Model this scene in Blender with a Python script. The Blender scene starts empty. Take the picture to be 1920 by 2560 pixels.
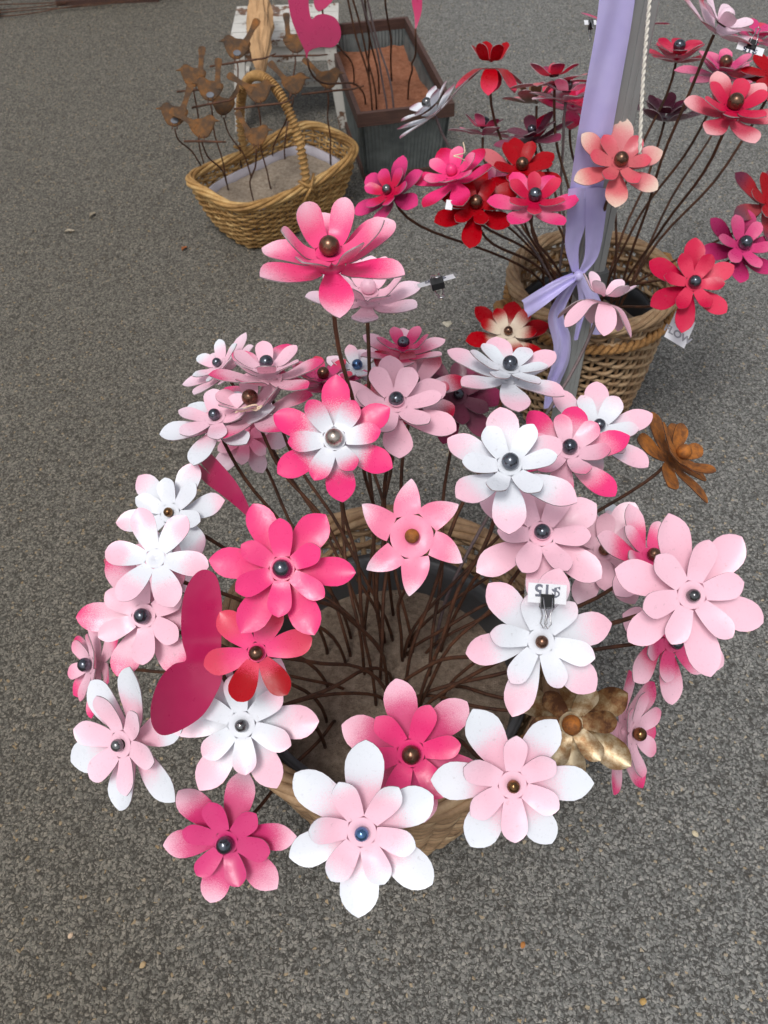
import bpy, bmesh, math, random
from mathutils import Vector, Matrix
rnd = random.Random(7)
scene = bpy.context.scene
col = scene.collection
PI = math.pi

# ------------------------------------------------------------------ camera
CAM_H, PITCH, ROLL, FPX = 1.5, math.radians(50), math.radians(2), 2150.0
CAM = Vector((0, 0, CAM_H))
FWD = Vector((0, math.cos(PITCH), -math.sin(PITCH)))
_r0 = Vector((1, 0, 0)); _u0 = Vector((0, math.sin(PITCH), math.cos(PITCH)))
RGT = _r0 * math.cos(ROLL) - _u0 * math.sin(ROLL)
UPV = _r0 * math.sin(ROLL) + _u0 * math.cos(ROLL)
cd = bpy.data.cameras.new('camera'); cam = bpy.data.objects.new('camera', cd); col.objects.link(cam)
cd.sensor_fit = 'VERTICAL'; cd.sensor_height = 24; cd.lens = FPX / 2560 * 24
cd.clip_start = 0.05; cd.clip_end = 200
cam.matrix_world = Matrix(((RGT.x, UPV.x, -FWD.x, CAM.x), (RGT.y, UPV.y, -FWD.y, CAM.y), (RGT.z, UPV.z, -FWD.z, CAM.z), (0, 0, 0, 1)))
cd.dof.use_dof = True; cd.dof.focus_distance = 1.02; cd.dof.aperture_fstop = 7.5
scene.camera = cam

# ------------------------------------------------------------------ sky, sun, exposure
SUN_EL, SUN_AZ = math.radians(64), math.radians(205)      # azimuth the light comes from, clockwise from +Y
world = bpy.data.worlds.new('World'); scene.world = world; world.use_nodes = True
nt = world.node_tree; nt.nodes.clear()
sky = nt.nodes.new('ShaderNodeTexSky'); sky.sky_type = 'NISHITA'; sky.sun_disc = False
sky.sun_elevation = SUN_EL; sky.sun_rotation = SUN_AZ; sky.air_density = 1.0; sky.dust_density = 3.0; sky.ozone_density = 1.0
hs = nt.nodes.new('ShaderNodeHueSaturation'); hs.inputs['Saturation'].default_value = 0.26
bg = nt.nodes.new('ShaderNodeBackground'); bg.inputs['Strength'].default_value = 0.145
wo = nt.nodes.new('ShaderNodeOutputWorld')
nt.links.new(sky.outputs[0], hs.inputs['Color']); nt.links.new(hs.outputs[0], bg.inputs['Color']); nt.links.new(bg.outputs[0], wo.inputs[0])
sd = bpy.data.lights.new('sun', 'SUN'); sd.energy = 1.55; sd.angle = math.radians(16); sd.color = (1, 0.985, 0.96)
sun = bpy.data.objects.new('sun', sd); col.objects.link(sun)
_d = Vector((math.sin(SUN_AZ) * math.cos(SUN_EL), math.cos(SUN_AZ) * math.cos(SUN_EL), math.sin(SUN_EL)))
sun.rotation_euler = _d.to_track_quat('Z', 'Y').to_euler(); sun.location = _d * 10
vs = scene.view_settings
vs.view_transform = 'Standard'; vs.look = 'None'; vs.gamma = 1; vs.use_curve_mapping = False; vs.exposure = -0.02
scene.cycles.max_bounces = 4; scene.cycles.diffuse_bounces = 3; scene.cycles.glossy_bounces = 2; scene.cycles.transparent_max_bounces = 4; scene.cycles.use_adaptive_sampling = True; scene.cycles.adaptive_threshold = 0.02; scene.cycles.use_denoising = True

# ------------------------------------------------------------------ helpers
def at(x, y, depth):
    return CAM + (FWD + RGT * ((x - 960) / FPX) + UPV * ((1280 - y) / FPX)) * depth
def onz(x, y, z):
    d = FWD + RGT * ((x - 960) / FPX) + UPV * ((1280 - y) / FPX)
    return CAM + d * ((z - CAM_H) / d.z)
def imgdir(nx, ny):
    nz = math.sqrt(max(0.0, 1 - nx * nx - ny * ny))
    return (RGT * nx + UPV * ny - FWD * nz).normalized()
def S(r, g, b):
    f = lambda c: (c / 255 / 12.92) if c <= 10 else ((c / 255 + 0.055) / 1.055) ** 2.4
    return (f(r), f(g), f(b), 1)
def link(o, parent=None):
    col.objects.link(o)
    if parent: o.parent = parent
    return o
def tag(o, label=None, cat=None, group=None, kind=None):
    if label: o['label'] = label
    if cat: o['category'] = cat
    if group: o['group'] = group
    if kind: o['kind'] = kind
    return o
def empty(name, loc, label=None, cat=None, group=None):
    o = bpy.data.objects.new(name, None); o.location = loc; o.empty_display_size = 0.02
    link(o); return tag(o, label, cat, group)
def mesh(name, verts, faces, mats, parent=None, smooth=True, midx=None, org=None, uvs=None):
    me = bpy.data.meshes.new(name)
    if org is not None: verts = [Vector(v) - org for v in verts]
    me.from_pydata([tuple(v) for v in verts], [], faces)
    for m in (mats if isinstance(mats, (list, tuple)) else [mats]): me.materials.append(m)
    if smooth: me.polygons.foreach_set('use_smooth', [True] * len(faces))
    if midx: me.polygons.foreach_set('material_index', midx)
    if uvs:
        ul = me.uv_layers.new(name='paint')
        buf = []
        for l in me.loops: buf.extend(uvs[l.vertex_index])
        ul.data.foreach_set('uv', buf)
    me.update()
    return link(bpy.data.objects.new(name, me), parent)
class MB:
    def __init__(s): s.v = []; s.f = []
    def add(s, v, f):
        n = len(s.v); s.v += [Vector(p) for p in v]; s.f += [tuple(i + n for i in q) for q in f]; return s
    def box(s, a, b, mt=None):
        x0, y0, z0 = a; x1, y1, z1 = b
        v = [Vector(p) for p in ((x0, y0, z0), (x1, y0, z0), (x1, y1, z0), (x0, y1, z0), (x0, y0, z1), (x1, y0, z1), (x1, y1, z1), (x0, y1, z1))]
        if mt: v = [mt @ p for p in v]
        return s.add(v, [(0, 3, 2, 1), (4, 5, 6, 7), (0, 1, 5, 4), (1, 2, 6, 5), (2, 3, 7, 6), (3, 0, 4, 7)])
    def tube(s, pts, rad, sides=6, closed=False, cap=True):
        pts = [Vector(p) for p in pts]; n = len(pts)
        R = rad if isinstance(rad, (list, tuple)) else [rad] * n
        ref = None; v = []
        for i in range(n):
            a = pts[(i - 1) % n] if (closed or i > 0) else pts[i]
            b = pts[(i + 1) % n] if (closed or i < n - 1) else pts[i]
            t = (b - a).normalized()
            if ref is None: ref = t.orthogonal().normalized()
            ref = (ref - t * ref.dot(t))
            ref = ref.normalized() if ref.length > 1e-6 else t.orthogonal().normalized()
            bi = t.cross(ref)
            for k in range(sides):
                an = 2 * PI * k / sides
                v.append(pts[i] + (ref * math.cos(an) + bi * math.sin(an)) * R[i])
        f = []
        for i in range(n if closed else n - 1):
            j = (i + 1) % n
            for k in range(sides):
                k2 = (k + 1) % sides
                f.append((i * sides + k, i * sides + k2, j * sides + k2, j * sides + k))
        if cap and not closed:
            f.append(tuple(range(sides))[::-1]); f.append(tuple((n - 1) * sides + k for k in range(sides)))
        return s.add(v, f)
    def build(s, name, mat, parent=None, smooth=True, org=None):
        return mesh(name, s.v, s.f, mat, parent, smooth, org=org)
def bez(p0, p1, p2, p3, n):
    o = []
    for i in range(n + 1):
        t = i / n; u = 1 - t
        o.append(p0 * u**3 + p1 * (3 * u * u * t) + p2 * (3 * u * t * t) + p3 * t**3)
    return o
def catmull(P, k=6, closed=True):
    n = len(P); o = []
    for i in range(n if closed else n - 1):
        g = (lambda j: P[j % n]) if closed else (lambda j: P[max(0, min(n - 1, j))])
        a, b, c, d = g(i - 1), g(i), g(i + 1), g(i + 2)
        for q in range(k):
            t = q / k
            o.append(tuple(0.5 * (2 * b[m] + (c[m] - a[m]) * t + (2 * a[m] - 5 * b[m] + 4 * c[m] - d[m]) * t * t + (3 * b[m] - a[m] - 3 * c[m] + d[m]) * t**3) for m in range(len(b))))
    if not closed: o.append(tuple(P[-1]))
    return o
def sphere(c, r, un=18, vn=11, axis=Vector((0, 0, 1)), split=None):
    x = axis.orthogonal().normalized(); y = axis.cross(x); v = []; f = []; mi = []
    for i in range(vn + 1):
        th = PI * i / vn
        for j in range(un):
            ph = 2 * PI * j / un
            v.append(c + (axis * math.cos(th) + (x * math.cos(ph) + y * math.sin(ph)) * math.sin(th)) * r)
    for i in range(vn):
        for j in range(un):
            j2 = (j + 1) % un
            f.append((i * un + j, (i + 1) * un + j, (i + 1) * un + j2, i * un + j2)); mi.append(1 if split is not None and (i + .5) / vn > split else 0)
    return v, f, mi

# ------------------------------------------------------------------ materials
class NT:
    def __init__(s, name, rough=0.5, metal=0.0, spec=0.5):
        s.m = bpy.data.materials.new(name); s.m.use_nodes = True; s.t = s.m.node_tree
        s.p = s.t.nodes['Principled BSDF']
        s.p.inputs['Roughness'].default_value = rough; s.p.inputs['Metallic'].default_value = metal
        s.p.inputs['Specular IOR Level'].default_value = spec
    def n(s, k, **kw):
        o = s.t.nodes.new('ShaderNode' + k)
        for a, b in kw.items():
            if a in ('op',): o.operation = b
            elif a == 'mode': o.blend_type = b
            elif hasattr(o, a): setattr(o, a, b)
        return o
    def l(s, a, b): s.t.links.new(a, b)
    def coord(s, scale=None):
        t = s.n('TexCoord'); o = t.outputs['Object']
        if scale:
            mp = s.n('Mapping'); mp.inputs['Scale'].default_value = scale; s.l(o, mp.inputs[0]); o = mp.outputs[0]
        return o
    def noise(s, vec, scale, detail=3, rough=0.6):
        o = s.n('TexNoise'); o.inputs['Scale'].default_value = scale; o.inputs['Detail'].default_value = detail; o.inputs['Roughness'].default_value = rough
        if vec is not None: s.l(vec, o.inputs['Vector'])
        return o.outputs['Fac']
    def vor(s, vec, scale, feature='F1'):
        o = s.n('TexVoronoi'); o.feature = feature; o.inputs['Scale'].default_value = scale; s.l(vec, o.inputs['Vector']); return o
    def math(s, op, a, b=None, clamp=False):
        o = s.n('Math'); o.operation = op; o.use_clamp = clamp
        for i, q in enumerate((a, b)):
            if q is None: continue
            if isinstance(q, (int, float)): o.inputs[i].default_value = q
            else: s.l(q, o.inputs[i])
        return o.outputs[0]
    def ramp(s, fac, stops, interp='LINEAR'):
        o = s.n('ValToRGB'); cr = o.color_ramp; cr.interpolation = interp
        while len(cr.elements) < len(stops): cr.elements.new(0.5)
        for e, (p, c) in zip(cr.elements, stops): e.position = p; e.color = c if len(c) == 4 else (*c, 1)
        s.l(fac, o.inputs[0]); return o.outputs[0]
    def mix(s, fac, a, b, mode='MIX'):
        o = s.n('Mix'); o.data_type = 'RGBA'; o.blend_type = mode
        for i, q in ((0, fac), (6, a), (7, b)):
            if isinstance(q, (int, float)): o.inputs[i].default_value = q
            elif isinstance(q, tuple): o.inputs[i].default_value = q
            else: s.l(q, o.inputs[i])
        return o.outputs[2]
    def mrange(s, v, a, b, smooth=True):
        o = s.n('MapRange'); o.interpolation_type = 'SMOOTHSTEP' if smooth else 'LINEAR'
        s.l(v, o.inputs[0]); o.inputs[1].default_value = a; o.inputs[2].default_value = b; return o.outputs[0]
    def col(s, c):
        if isinstance(c, tuple): s.p.inputs['Base Color'].default_value = c
        else: s.l(c, s.p.inputs['Base Color'])
    def bump(s, h, strength=0.3, dist=0.002):
        b = s.n('Bump'); b.inputs['Strength'].default_value = strength; b.inputs['Distance'].default_value = dist
        s.l(h, b.inputs['Height']); s.l(b.outputs[0], s.p.inputs['Normal'])

def m_plain(name, c, rough=0.5, metal=0.0, var=0.15, scale=40, bump=0.0, spec=0.5):
    n = NT(name, rough, metal, spec); v = n.coord(); f = n.noise(v, scale, 4)
    d = tuple(x * (1 - var) for x in c[:3]) + (1,); e = tuple(min(1, x * (1 + var)) for x in c[:3]) + (1,)
    n.col(n.ramp(f, [(0.3, d), (0.7, e)]))
    if bump: n.bump(n.noise(v, scale * 4, 3), bump, 0.002)
    return n.m

COL = dict(W=S(223, 227, 233), P=S(241, 190, 206), L=S(238, 208, 221), M=S(238, 122, 158), H=S(238, 56, 124), K=S(212, 58, 120),
           C=S(190, 16, 62), D=S(92, 12, 46), R=S(164, 4, 20), O=S(206, 98, 104), Y=S(222, 206, 184), Q=S(216, 58, 88), N=S(136, 24, 72), U=S(232, 168, 170), E=S(120, 92, 60), G=S(150, 150, 154))
_paint = {}
def paint(code):
    """'root>tip' or 'root>tip:a:b' : sprayed enamel, two colours meeting in a speckled band along the petal."""
    if code in _paint: return _paint[code]
    cs, *ab = code.split(':'); r, t = cs.split('>'); a, b = (float(q) for q in ab) if ab else (0.45, 0.9)
    if r == 'B': return rust_mat()
    if r == 'S': return rusty_silver()
    n = NT('petal_paint', 0.4, 0, 0.18 if (r in 'RCDNQ' or t in 'RCDN') else 0.4)
    uv = n.n('UVMap'); uv.uv_map = 'paint'; sep = n.n('SeparateXYZ'); n.l(uv.outputs[0], sep.inputs[0])
    v = n.coord(); big = n.noise(v, 28, 1); fine = n.noise(v, 1300, 0)
    t1 = n.math('ADD', sep.outputs[0], n.math('MULTIPLY', n.math('SUBTRACT', big, 0.5), 0.30))
    t2 = n.math('ADD', t1, n.math('MULTIPLY', n.math('SUBTRACT', fine, 0.5), 0.30))
    c = n.mix(n.mrange(t2, a, b), COL[r], COL[t])
    oi = n.n('ObjectInfo'); tw = (.62, .58, .62, 1)
    c = n.mix(n.math('MULTIPLY', oi.outputs['Random'], 0.30), c, tw, 'MULTIPLY') if t in 'HKQMCR' else n.mix(n.math('MULTIPLY', oi.outputs['Random'], 0.10), c, S(222, 205, 214))
    dn = n.noise(v, 130, 4, 0.75)
    c = n.mix(n.math('MULTIPLY', n.mrange(dn, 0.60, 0.74), 0.26), c, S(120, 96, 88))
    n.col(c)
    n.l(n.math('ADD', n.math('MULTIPLY', dn, 0.4), 0.11), n.p.inputs['Roughness'])
    n.bump(n.math('ADD', big, n.math('MULTIPLY', dn, 0.12)), 0.22, 0.006)
    _paint[code] = n.m
    return n.m
_rust = {}
def rust_mat():
    if 'r' not in _rust:
        n = NT('rusted_sheet', 0.75, 0.25); v = n.coord()
        f = n.noise(v, 55, 6, 0.7)
        c = n.ramp(f, [(0.28, S(84, 52, 32)), (0.45, S(136, 84, 42)), (0.58, S(176, 108, 44)), (0.72, S(200, 122, 42))])
        n.col(c); n.bump(n.noise(v, 300, 5), 0.4, 0.001); _rust['r'] = n.m
    return _rust['r']
def rusty_silver():
    if 's' not in _rust:
        n = NT('rusty_silver_sheet', 0.42, 0.55); v = n.coord()
        oi = n.n('ObjectInfo'); f = n.math('ADD', n.noise(v, 42, 6, 0.7), n.math('MULTIPLY', n.math('SUBTRACT', oi.outputs['Random'], 0.5), 0.24))
        c = n.ramp(f, [(0.36, S(84, 52, 32)), (0.45, S(122, 84, 50)), (0.54, S(140, 114, 80)), (0.68, S(178, 162, 134))])
        n.col(c); n.bump(n.noise(v, 260, 4), 0.15, 0.001); _rust['s'] = n.m
    return _rust['s']
def bird_rust():
    n = NT('bird_rust', 0.8, 0.15); v = n.coord()
    c = n.ramp(n.noise(v, 24, 6, 0.7), [(0.3, S(54, 44, 36)), (0.46, S(82, 58, 36)), (0.6, S(116, 76, 34)), (0.75, S(170, 98, 32))])
    n.col(c); n.bump(n.noise(v, 200, 4), 0.3, 0.001); return n.m
def stem_mat(a, b, name):
    n = NT(name, 0.7, 0.2); v = n.coord()
    n.col(n.ramp(n.noise(v, 45, 5, 0.7), [(0.3, a), (0.7, b)])); n.bump(n.noise(v, 500, 3), 0.4, 0.001); return n.m
M_STEM = stem_mat(S(50, 33, 25), S(106, 66, 43), 'rusty_rod')
M_STEMG = stem_mat(S(92, 78, 78), S(132, 116, 116), 'grey_rod')
def ball_mat(name, a, b, rough=0.22, metal=0.9):
    n = NT(name, rough, metal); v = n.coord()
    n.col(n.ramp(n.noise(v, 70, 4, 0.65), [(0.35, a), (0.65, b)]))
    n.l(n.math('ADD', n.math('MULTIPLY', n.noise(v, 160, 3), 0.25), rough - 0.08), n.p.inputs['Roughness']); return n.m
BALL = dict(b=ball_mat('black_ball', S(74, 78, 86), S(112, 116, 124), 0.13), n=ball_mat('brown_ball', S(88, 66, 56), S(132, 98, 78), 0.24), g=ball_mat('gold_ball', S(70, 52, 38), S(140, 104, 66), 0.15),
            s=ball_mat('silver_ball', S(120, 108, 96), S(188, 178, 168), 0.25), u=ball_mat('blue_ball', S(60, 84, 120), S(96, 130, 170), 0.12), t=ball_mat('steel_ball', S(86, 86, 88), S(140, 140, 140), 0.12))
BALL['h'] = BALL['b']; BALL['r'] = rust_mat()
M_EDGE = m_plain('cut_edge', S(150, 136, 138), 0.55, 0.3, 0.3, 200)
M_EDGER = m_plain('rusty_edge', S(84, 54, 36), 0.7, 0.3, 0.3, 200)
M_WELD = m_plain('weld_bead', S(70, 58, 54), 0.5, 0.6, 0.4, 300, 0.4)

def wicker_mat(name, a, b, c):
    n = NT(name, 0.62, 0, 0.35); v = n.coord()
    oi = n.n('ObjectInfo')
    f = n.math('ADD', n.math('MULTIPLY', n.noise(v, 26, 4, 0.7), 0.75), n.math('MULTIPLY', oi.outputs['Random'], 0.25))
    n.col(n.ramp(f, [(0.28, a), (0.5, b), (0.72, c)])); n.bump(n.noise(n.coord((1, 1, 1)), 340, 4), 0.5, 0.001); return n.m
M_WICK = wicker_mat('weathered_wicker', S(112, 86, 62), S(158, 128, 96), S(186, 160, 126))
M_CANE = wicker_mat('honey_cane', S(128, 92, 48), S(178, 138, 84), S(206, 172, 116))
M_ROPE = m_plain('coir_rope', S(160, 118, 70), 0.85, 0, 0.3, 160, 0.6)

# ------------------------------------------------------------------ the ground
def ground_mat():
    n = NT('asphalt', 0.8, 0, 0.35); v = n.coord()
    wob = n.n('TexNoise'); wob.inputs['Scale'].default_value = 75; wob.inputs['Detail'].default_value = 1; n.l(v, wob.inputs['Vector'])
    vm = n.n('VectorMath'); vm.operation = 'MULTIPLY_ADD'; n.l(wob.outputs['Color'], vm.inputs[0]); vm.inputs[1].default_value = (.011, .011, .011); n.l(v, vm.inputs[2])
    w = vm.outputs[0]
    a = n.vor(w, 190); b = n.vor(w, 400)
    def val(node):
        s = n.n('SeparateColor'); n.l(node.outputs['Color'], s.inputs[0]); return s.outputs
    ca, cb = val(a), val(b)
    stone = n.ramp(ca[0], [(0.0, S(98, 98, 95)), (0.3, S(118, 118, 114)), (0.7, S(140, 139, 134)), (0.955, S(160, 157, 150)), (0.965, S(166, 146, 114)), (1.0, S(176, 164, 144))])
    grit = n.ramp(cb[0], [(0.0, S(88, 88, 85)), (0.5, S(122, 121, 117)), (0.9, S(150, 148, 143)), (1.0, S(170, 166, 158))])
    sel = n.math('GREATER_THAN', ca[1], 0.5)
    c = n.mix(sel, stone, grit)
    da = n.mrange(a.outputs['Distance'], 0.75, 0.32); db = n.mrange(b.outputs['Distance'], 0.75, 0.32)
    hgt = n.math('ADD', n.math('MULTIPLY', da, 0.65), n.math('MULTIPLY', db, 0.35))
    pit = n.mrange(n.math('ADD', n.noise(v, 42, 3, 0.7), n.math('MULTIPLY', n.noise(v, 2.6, 2), 0.35)), 0.70, 0.92)
    c = n.mix(n.mrange(hgt, 0.15, 0.6), S(74, 72, 68), c)
    c = n.mix(n.math('MULTIPLY', pit, 0.6), c, S(56, 51, 46))
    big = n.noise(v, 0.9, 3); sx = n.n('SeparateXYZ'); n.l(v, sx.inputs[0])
    side_tint = n.mrange(n.math('SUBTRACT', n.math('MULTIPLY', big, 1.6), sx.outputs[0]), 0.1, 1.5)  # noise-broken tint, browner and slightly darker toward the left
    c = n.mix(n.math('MULTIPLY', side_tint, 0.8), c, S(216, 205, 188), 'MULTIPLY')
    n.col(c)
    n.bump(n.math('ADD', hgt, n.math('MULTIPLY', ca[2], 0.6)), 0.55, 0.005)
    return n.m
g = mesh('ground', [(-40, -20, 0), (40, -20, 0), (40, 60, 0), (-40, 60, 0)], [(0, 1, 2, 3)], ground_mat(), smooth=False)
tag(g, 'rough grey-brown asphalt paving under the stall', 'ground', kind='structure')

# ------------------------------------------------------------------ wicker work
def plan(kind, a, b, rot=0):
    def p(u):
        an = 2 * PI * u
        if kind == 'c': x, y = a * math.cos(an), b * math.sin(an)
        else:
            e = 2 / 4.6; c, s = math.cos(an), math.sin(an)
            x, y = a * math.copysign(abs(c)**e, c), b * math.copysign(abs(s)**e, s)
        return x * math.cos(rot) - y * math.sin(rot), x * math.sin(rot) + y * math.cos(rot)
    # even out spacing along the outline
    N = 720; pts = [p(i / N) for i in range(N + 1)]; L = [0]
    for i in range(N): L.append(L[-1] + math.hypot(pts[i + 1][0] - pts[i][0], pts[i + 1][1] - pts[i][1]))
    def q(u):
        t = (u % 1.0) * L[-1]; lo, hi = 0, N
        while hi - lo > 1:
            m = (lo + hi) // 2
            if L[m] <= t: lo = m
            else: hi = m
        k = (t - L[lo]) / max(1e-9, L[lo + 1] - L[lo])
        return Vector((pts[lo][0] + (pts[lo + 1][0] - pts[lo][0]) * k, pts[lo][1] + (pts[lo + 1][1] - pts[lo][1]) * k, 0))
    return q
def wicker(root, q, z1, s0, nst, nrow, rad, amp, mat, belly=0.0, rimr=0.009, rimn=5, rimlift=None):
    def sc(t): return s0 + (1 - s0) * t + belly * math.sin(PI * t)
    def nrm(u):
        a, b = q(u - .004), q(u + .004); t = (b - a).normalized(); return Vector((t.y, -t.x, 0))
    lift = rimlift or (lambda u: 0)
    for k in range(nrow):
        t = (k + .5) / nrow; m = nst * 5; pts = []; ph = rnd.random() * 6
        for j in range(m):
            u = j / m; o = amp * math.cos(PI * nst * u + PI * k)
            z = z1 * t + 0.0016 * math.sin(7 * 2 * PI * u + ph) + rnd.uniform(-.0006, .0006) + lift(u) * t
            pts.append(q(u) * sc(t) + nrm(u) * o + Vector((0, 0, z)))
        MB().tube(pts, rad * rnd.uniform(.88, 1.1), 6, closed=True).build('weaver', mat, root)
    for i in range(nst):
        u = i / nst
        MB().tube([q(u) * sc(t) + Vector((0, 0, .004 + (z1 + lift(u)) * t)) for t in (0, .25, .5, .75, 1)], rad * .9, 6).build('stake', mat, root)
    nb = rimn
    for i in range(nb):                                   # rim: bundled reeds winding round each other
        m = 120; pts = []
        for j in range(m):
            u = j / m; ph = 2 * PI * i / nb + 2 * PI * 4 * u
            pts.append(q(u) + nrm(u) * (math.cos(ph) * rimr) + Vector((0, 0, z1 + lift(u) + rimr * .6 + math.sin(ph) * rimr * .9)))
        MB().tube(pts, rimr * .62, 6, closed=True).build('rim_reed', mat, root)
    mb = MB(); m = 48                                       # woven base
    mb.add([q(j / m) * s0 * .98 + Vector((0, 0, .006)) for j in range(m)], [tuple(range(m))]); mb.build('base', mat, root)
def rope_ring(q, s, z, r, turns, strands=2, m=260, a0=0.0, a1=1.0):
    out = []
    for i in range(strands):
        pts = []
        for j in range(m):
            u = a0 + (a1 - a0) * j / m; ph = 2 * PI * (i / strands + turns * j / m); p = q(u) * s; n = p.normalized()
            pts.append(p + n * (math.cos(ph) * r) + Vector((0, 0, z + math.sin(ph) * r)))
        out.append(pts)
    return out
def sand_mat(name, a, b, c, sc=90):
    n = NT(name, 0.95, 0, 0.2); v = n.coord(); f = n.noise(v, sc, 7, 0.75)
    n.col(n.ramp(f, [(0.3, a), (0.5, b), (0.7, c)])); n.bump(n.math('ADD', n.noise(v, 35, 5), n.math('MULTIPLY', n.noise(v, 500, 2), 0.5)), 1.0, 0.010); return n.m
M_SAND = sand_mat('pale_sand', S(128, 112, 96), S(168, 152, 134), S(192, 178, 160))
M_SANDB = sand_mat('damp_sand', S(112, 97, 82), S(150, 133, 116), S(178, 160, 142))
M_COIR = sand_mat('orange_sand', S(120, 76, 54), S(156, 102, 76), S(176, 124, 98), 60)
def sand_disc(name, c, q, s, z, mat, label, hump=0.01):
    v = [Vector((0, 0, z + hump))]; f = []; K, m = 14, 56
    for k in range(1, K + 1):
        for j in range(m):
            p = q(j / m) * (s * k / K)
            v.append(p + Vector((0, 0, z + hump * (1 - (k / K)**2) + rnd.uniform(-.0025, .0025))))
    for j in range(m): f.append((0, 1 + j, 1 + (j + 1) % m))
    for k in range(K - 1):
        for j in range(m):
            a = 1 + k * m + j; b = 1 + k * m + (j + 1) % m; f.append((a, a + m, b + m, b))
    o = mesh(name, v, f, mat); o.location = c; return tag(o, label, 'sand', kind='stuff')
def plastic_tub(name, c, q, z0, z1, s0, s1, lip, mat, label, cat):
    m = 72; prof = [(s0 * .97, z0), (s0, z0 + .004), (s0 + (s1 - s0) * .55, z0 + (z1 - z0) * .55), (s1 - .01, z1 - .035), (s1 + .012, z1 - .033), (s1 + .012, z1 - .014), (s1 + .04 * lip, z1 - .012), (s1 + .04 * lip, z1),
                  (s1 - .012, z1), (s1 - .022, z1 - .03), (s0 + (s1 - s0) * .5 - .02, z0 + (z1 - z0) * .5), (s0 - .03, z0 + .012)]
    v = []; f = []
    for s, z in prof:
        for j in range(m): v.append(q(j / m) * s + Vector((0, 0, z)))
    for i in range(len(prof) - 1):
        for j in range(m):
            j2 = (j + 1) % m; f.append((i * m + j, i * m + j2, (i + 1) * m + j2, (i + 1) * m + j))
    f.append(tuple(range(m))[::-1])
    root = empty(name, c, label, cat)
    mesh('tub_wall', v, f, mat, root)
    rb = MB().tube([q(j / m) * (s1 + .04 * lip) + Vector((0, 0, z1 - .004)) for j in range(m)], .004, 6, closed=True); rb.build('tub_lip', mat, root)
    return root

M_GREYP = m_plain('grey_plastic', S(78, 80, 82), 0.5, 0, 0.12, 20)
M_CLEARP = m_plain('cloudy_plastic', S(176, 170, 176), 0.35, 0, 0.08, 20)
M_DARKP = m_plain('black_plastic', S(40, 42, 46), 0.4, 0, 0.2, 20)

POT1 = Vector((0.0, 0.655, 0)); POT2 = Vector((0.482, 1.615, 0)); BK = Vector((-0.30, 2.515, 0))
# front pot
q1 = plan('c', .245, .245)
b1 = empty('wicker_pot', POT1, 'large round wicker pot under the pink and white metal flowers', 'basket')
wicker(b1, q1, .41, .66, 40, 30, .0052, .0055, M_WICK, 0.02, .012, 6)
q1l = plan('c', .2, .2)
plastic_tub('plastic_tub', POT1, q1l, .02, .365, .82, 1.0, 1, M_GREYP, 'dark grey plastic tub of sand set inside the large wicker pot', 'tub')
sand_disc('sand', POT1, q1l, .955, .285, M_SANDB, 'damp beige sand holding the stems in the grey plastic tub')
# back pot
q2 = plan('c', .176, .176)
b2 = empty('wicker_pot', POT2, 'tapered wicker pot with rope band behind the grey pole, full of red flowers', 'basket')
wicker(b2, q2, .35, .78, 34, 25, .0047, .0062, M_WICK, 0.03, .0105, 6)
for pts in rope_ring(q2, 1.035, .305, .0065, 34): MB().tube(pts, .0062, 6, closed=True).build('rope_band', M_ROPE, b2)
for s, a in ((1, math.radians(28)), (-1, math.radians(200))):
    cx = Vector((math.cos(a), math.sin(a), 0)); tx = Vector((-cx.y, cx.x, 0)); b = cx * .185
    pts = [b + tx * (.045 * math.cos(t)) + cx * (.006 + .03 * math.sin(t)) + Vector((0, 0, .305 + .028 * math.sin(t))) for t in [PI * i / 14 for i in range(15)]]
    mb = MB().tube(pts, [.011 + .003 * math.sin(i * 2.1) for i in range(15)], 8)
    for e in (pts[0], pts[-1]): vv, ff, _ = sphere(e, .019, 10, 7); mb.add(vv, ff)
    mb.build('rope_handle', M_ROPE, b2)
q2l = plan('c', .15, .15)
plastic_tub('plastic_tub', POT2, q2l, .02, .27, .82, 1.0, 1, M_DARKP, 'black plastic tub down inside the tapered wicker pot', 'tub')
sand_disc('sand', POT2, q2l, .93, .21, M_SANDB, 'dark sand holding the rusty stems in the black tub')
# long handled basket
BR = math.radians(43)
q3 = plan('r', .25, .148, BR)
b3 = empty('wicker_basket', BK, 'honey coloured wicker basket with tall wrapped handle holding rusty birds', 'basket')
wicker(b3, q3, .165, .74, 46, 17, .0042, .0046, M_CANE, 0.03, .0095, 5, rimlift=lambda u: .012 * math.cos(4 * PI * u))
ax = Vector((-math.sin(BR), math.cos(BR), 0))
hp = [ax * (.15 * math.cos(t)) * (1 - .0 * math.sin(t)) + Vector((0, 0, .15 + .285 * math.sin(t)**.8)) for t in [PI * i / 40 for i in range(41)]]
MB().tube(hp, .0100, 8).build('handle_core', M_CANE, b3)
hl = []
for i in range(40 * 16):
    t = i / 16; k = int(t); w = t - k; p = hp[k].lerp(hp[k + 1], w); tg = (hp[k + 1] - hp[k]).normalized()
    e1 = Vector((math.cos(BR), math.sin(BR), 0)); e2 = tg.cross(e1); an = 2 * PI * i / 10
    hl.append(p + (e1 * math.cos(an) + e2 * math.sin(an)) * .0118)
MB().tube(hl, .0034, 5).build('handle_wrap', M_CANE, b3)
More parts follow.
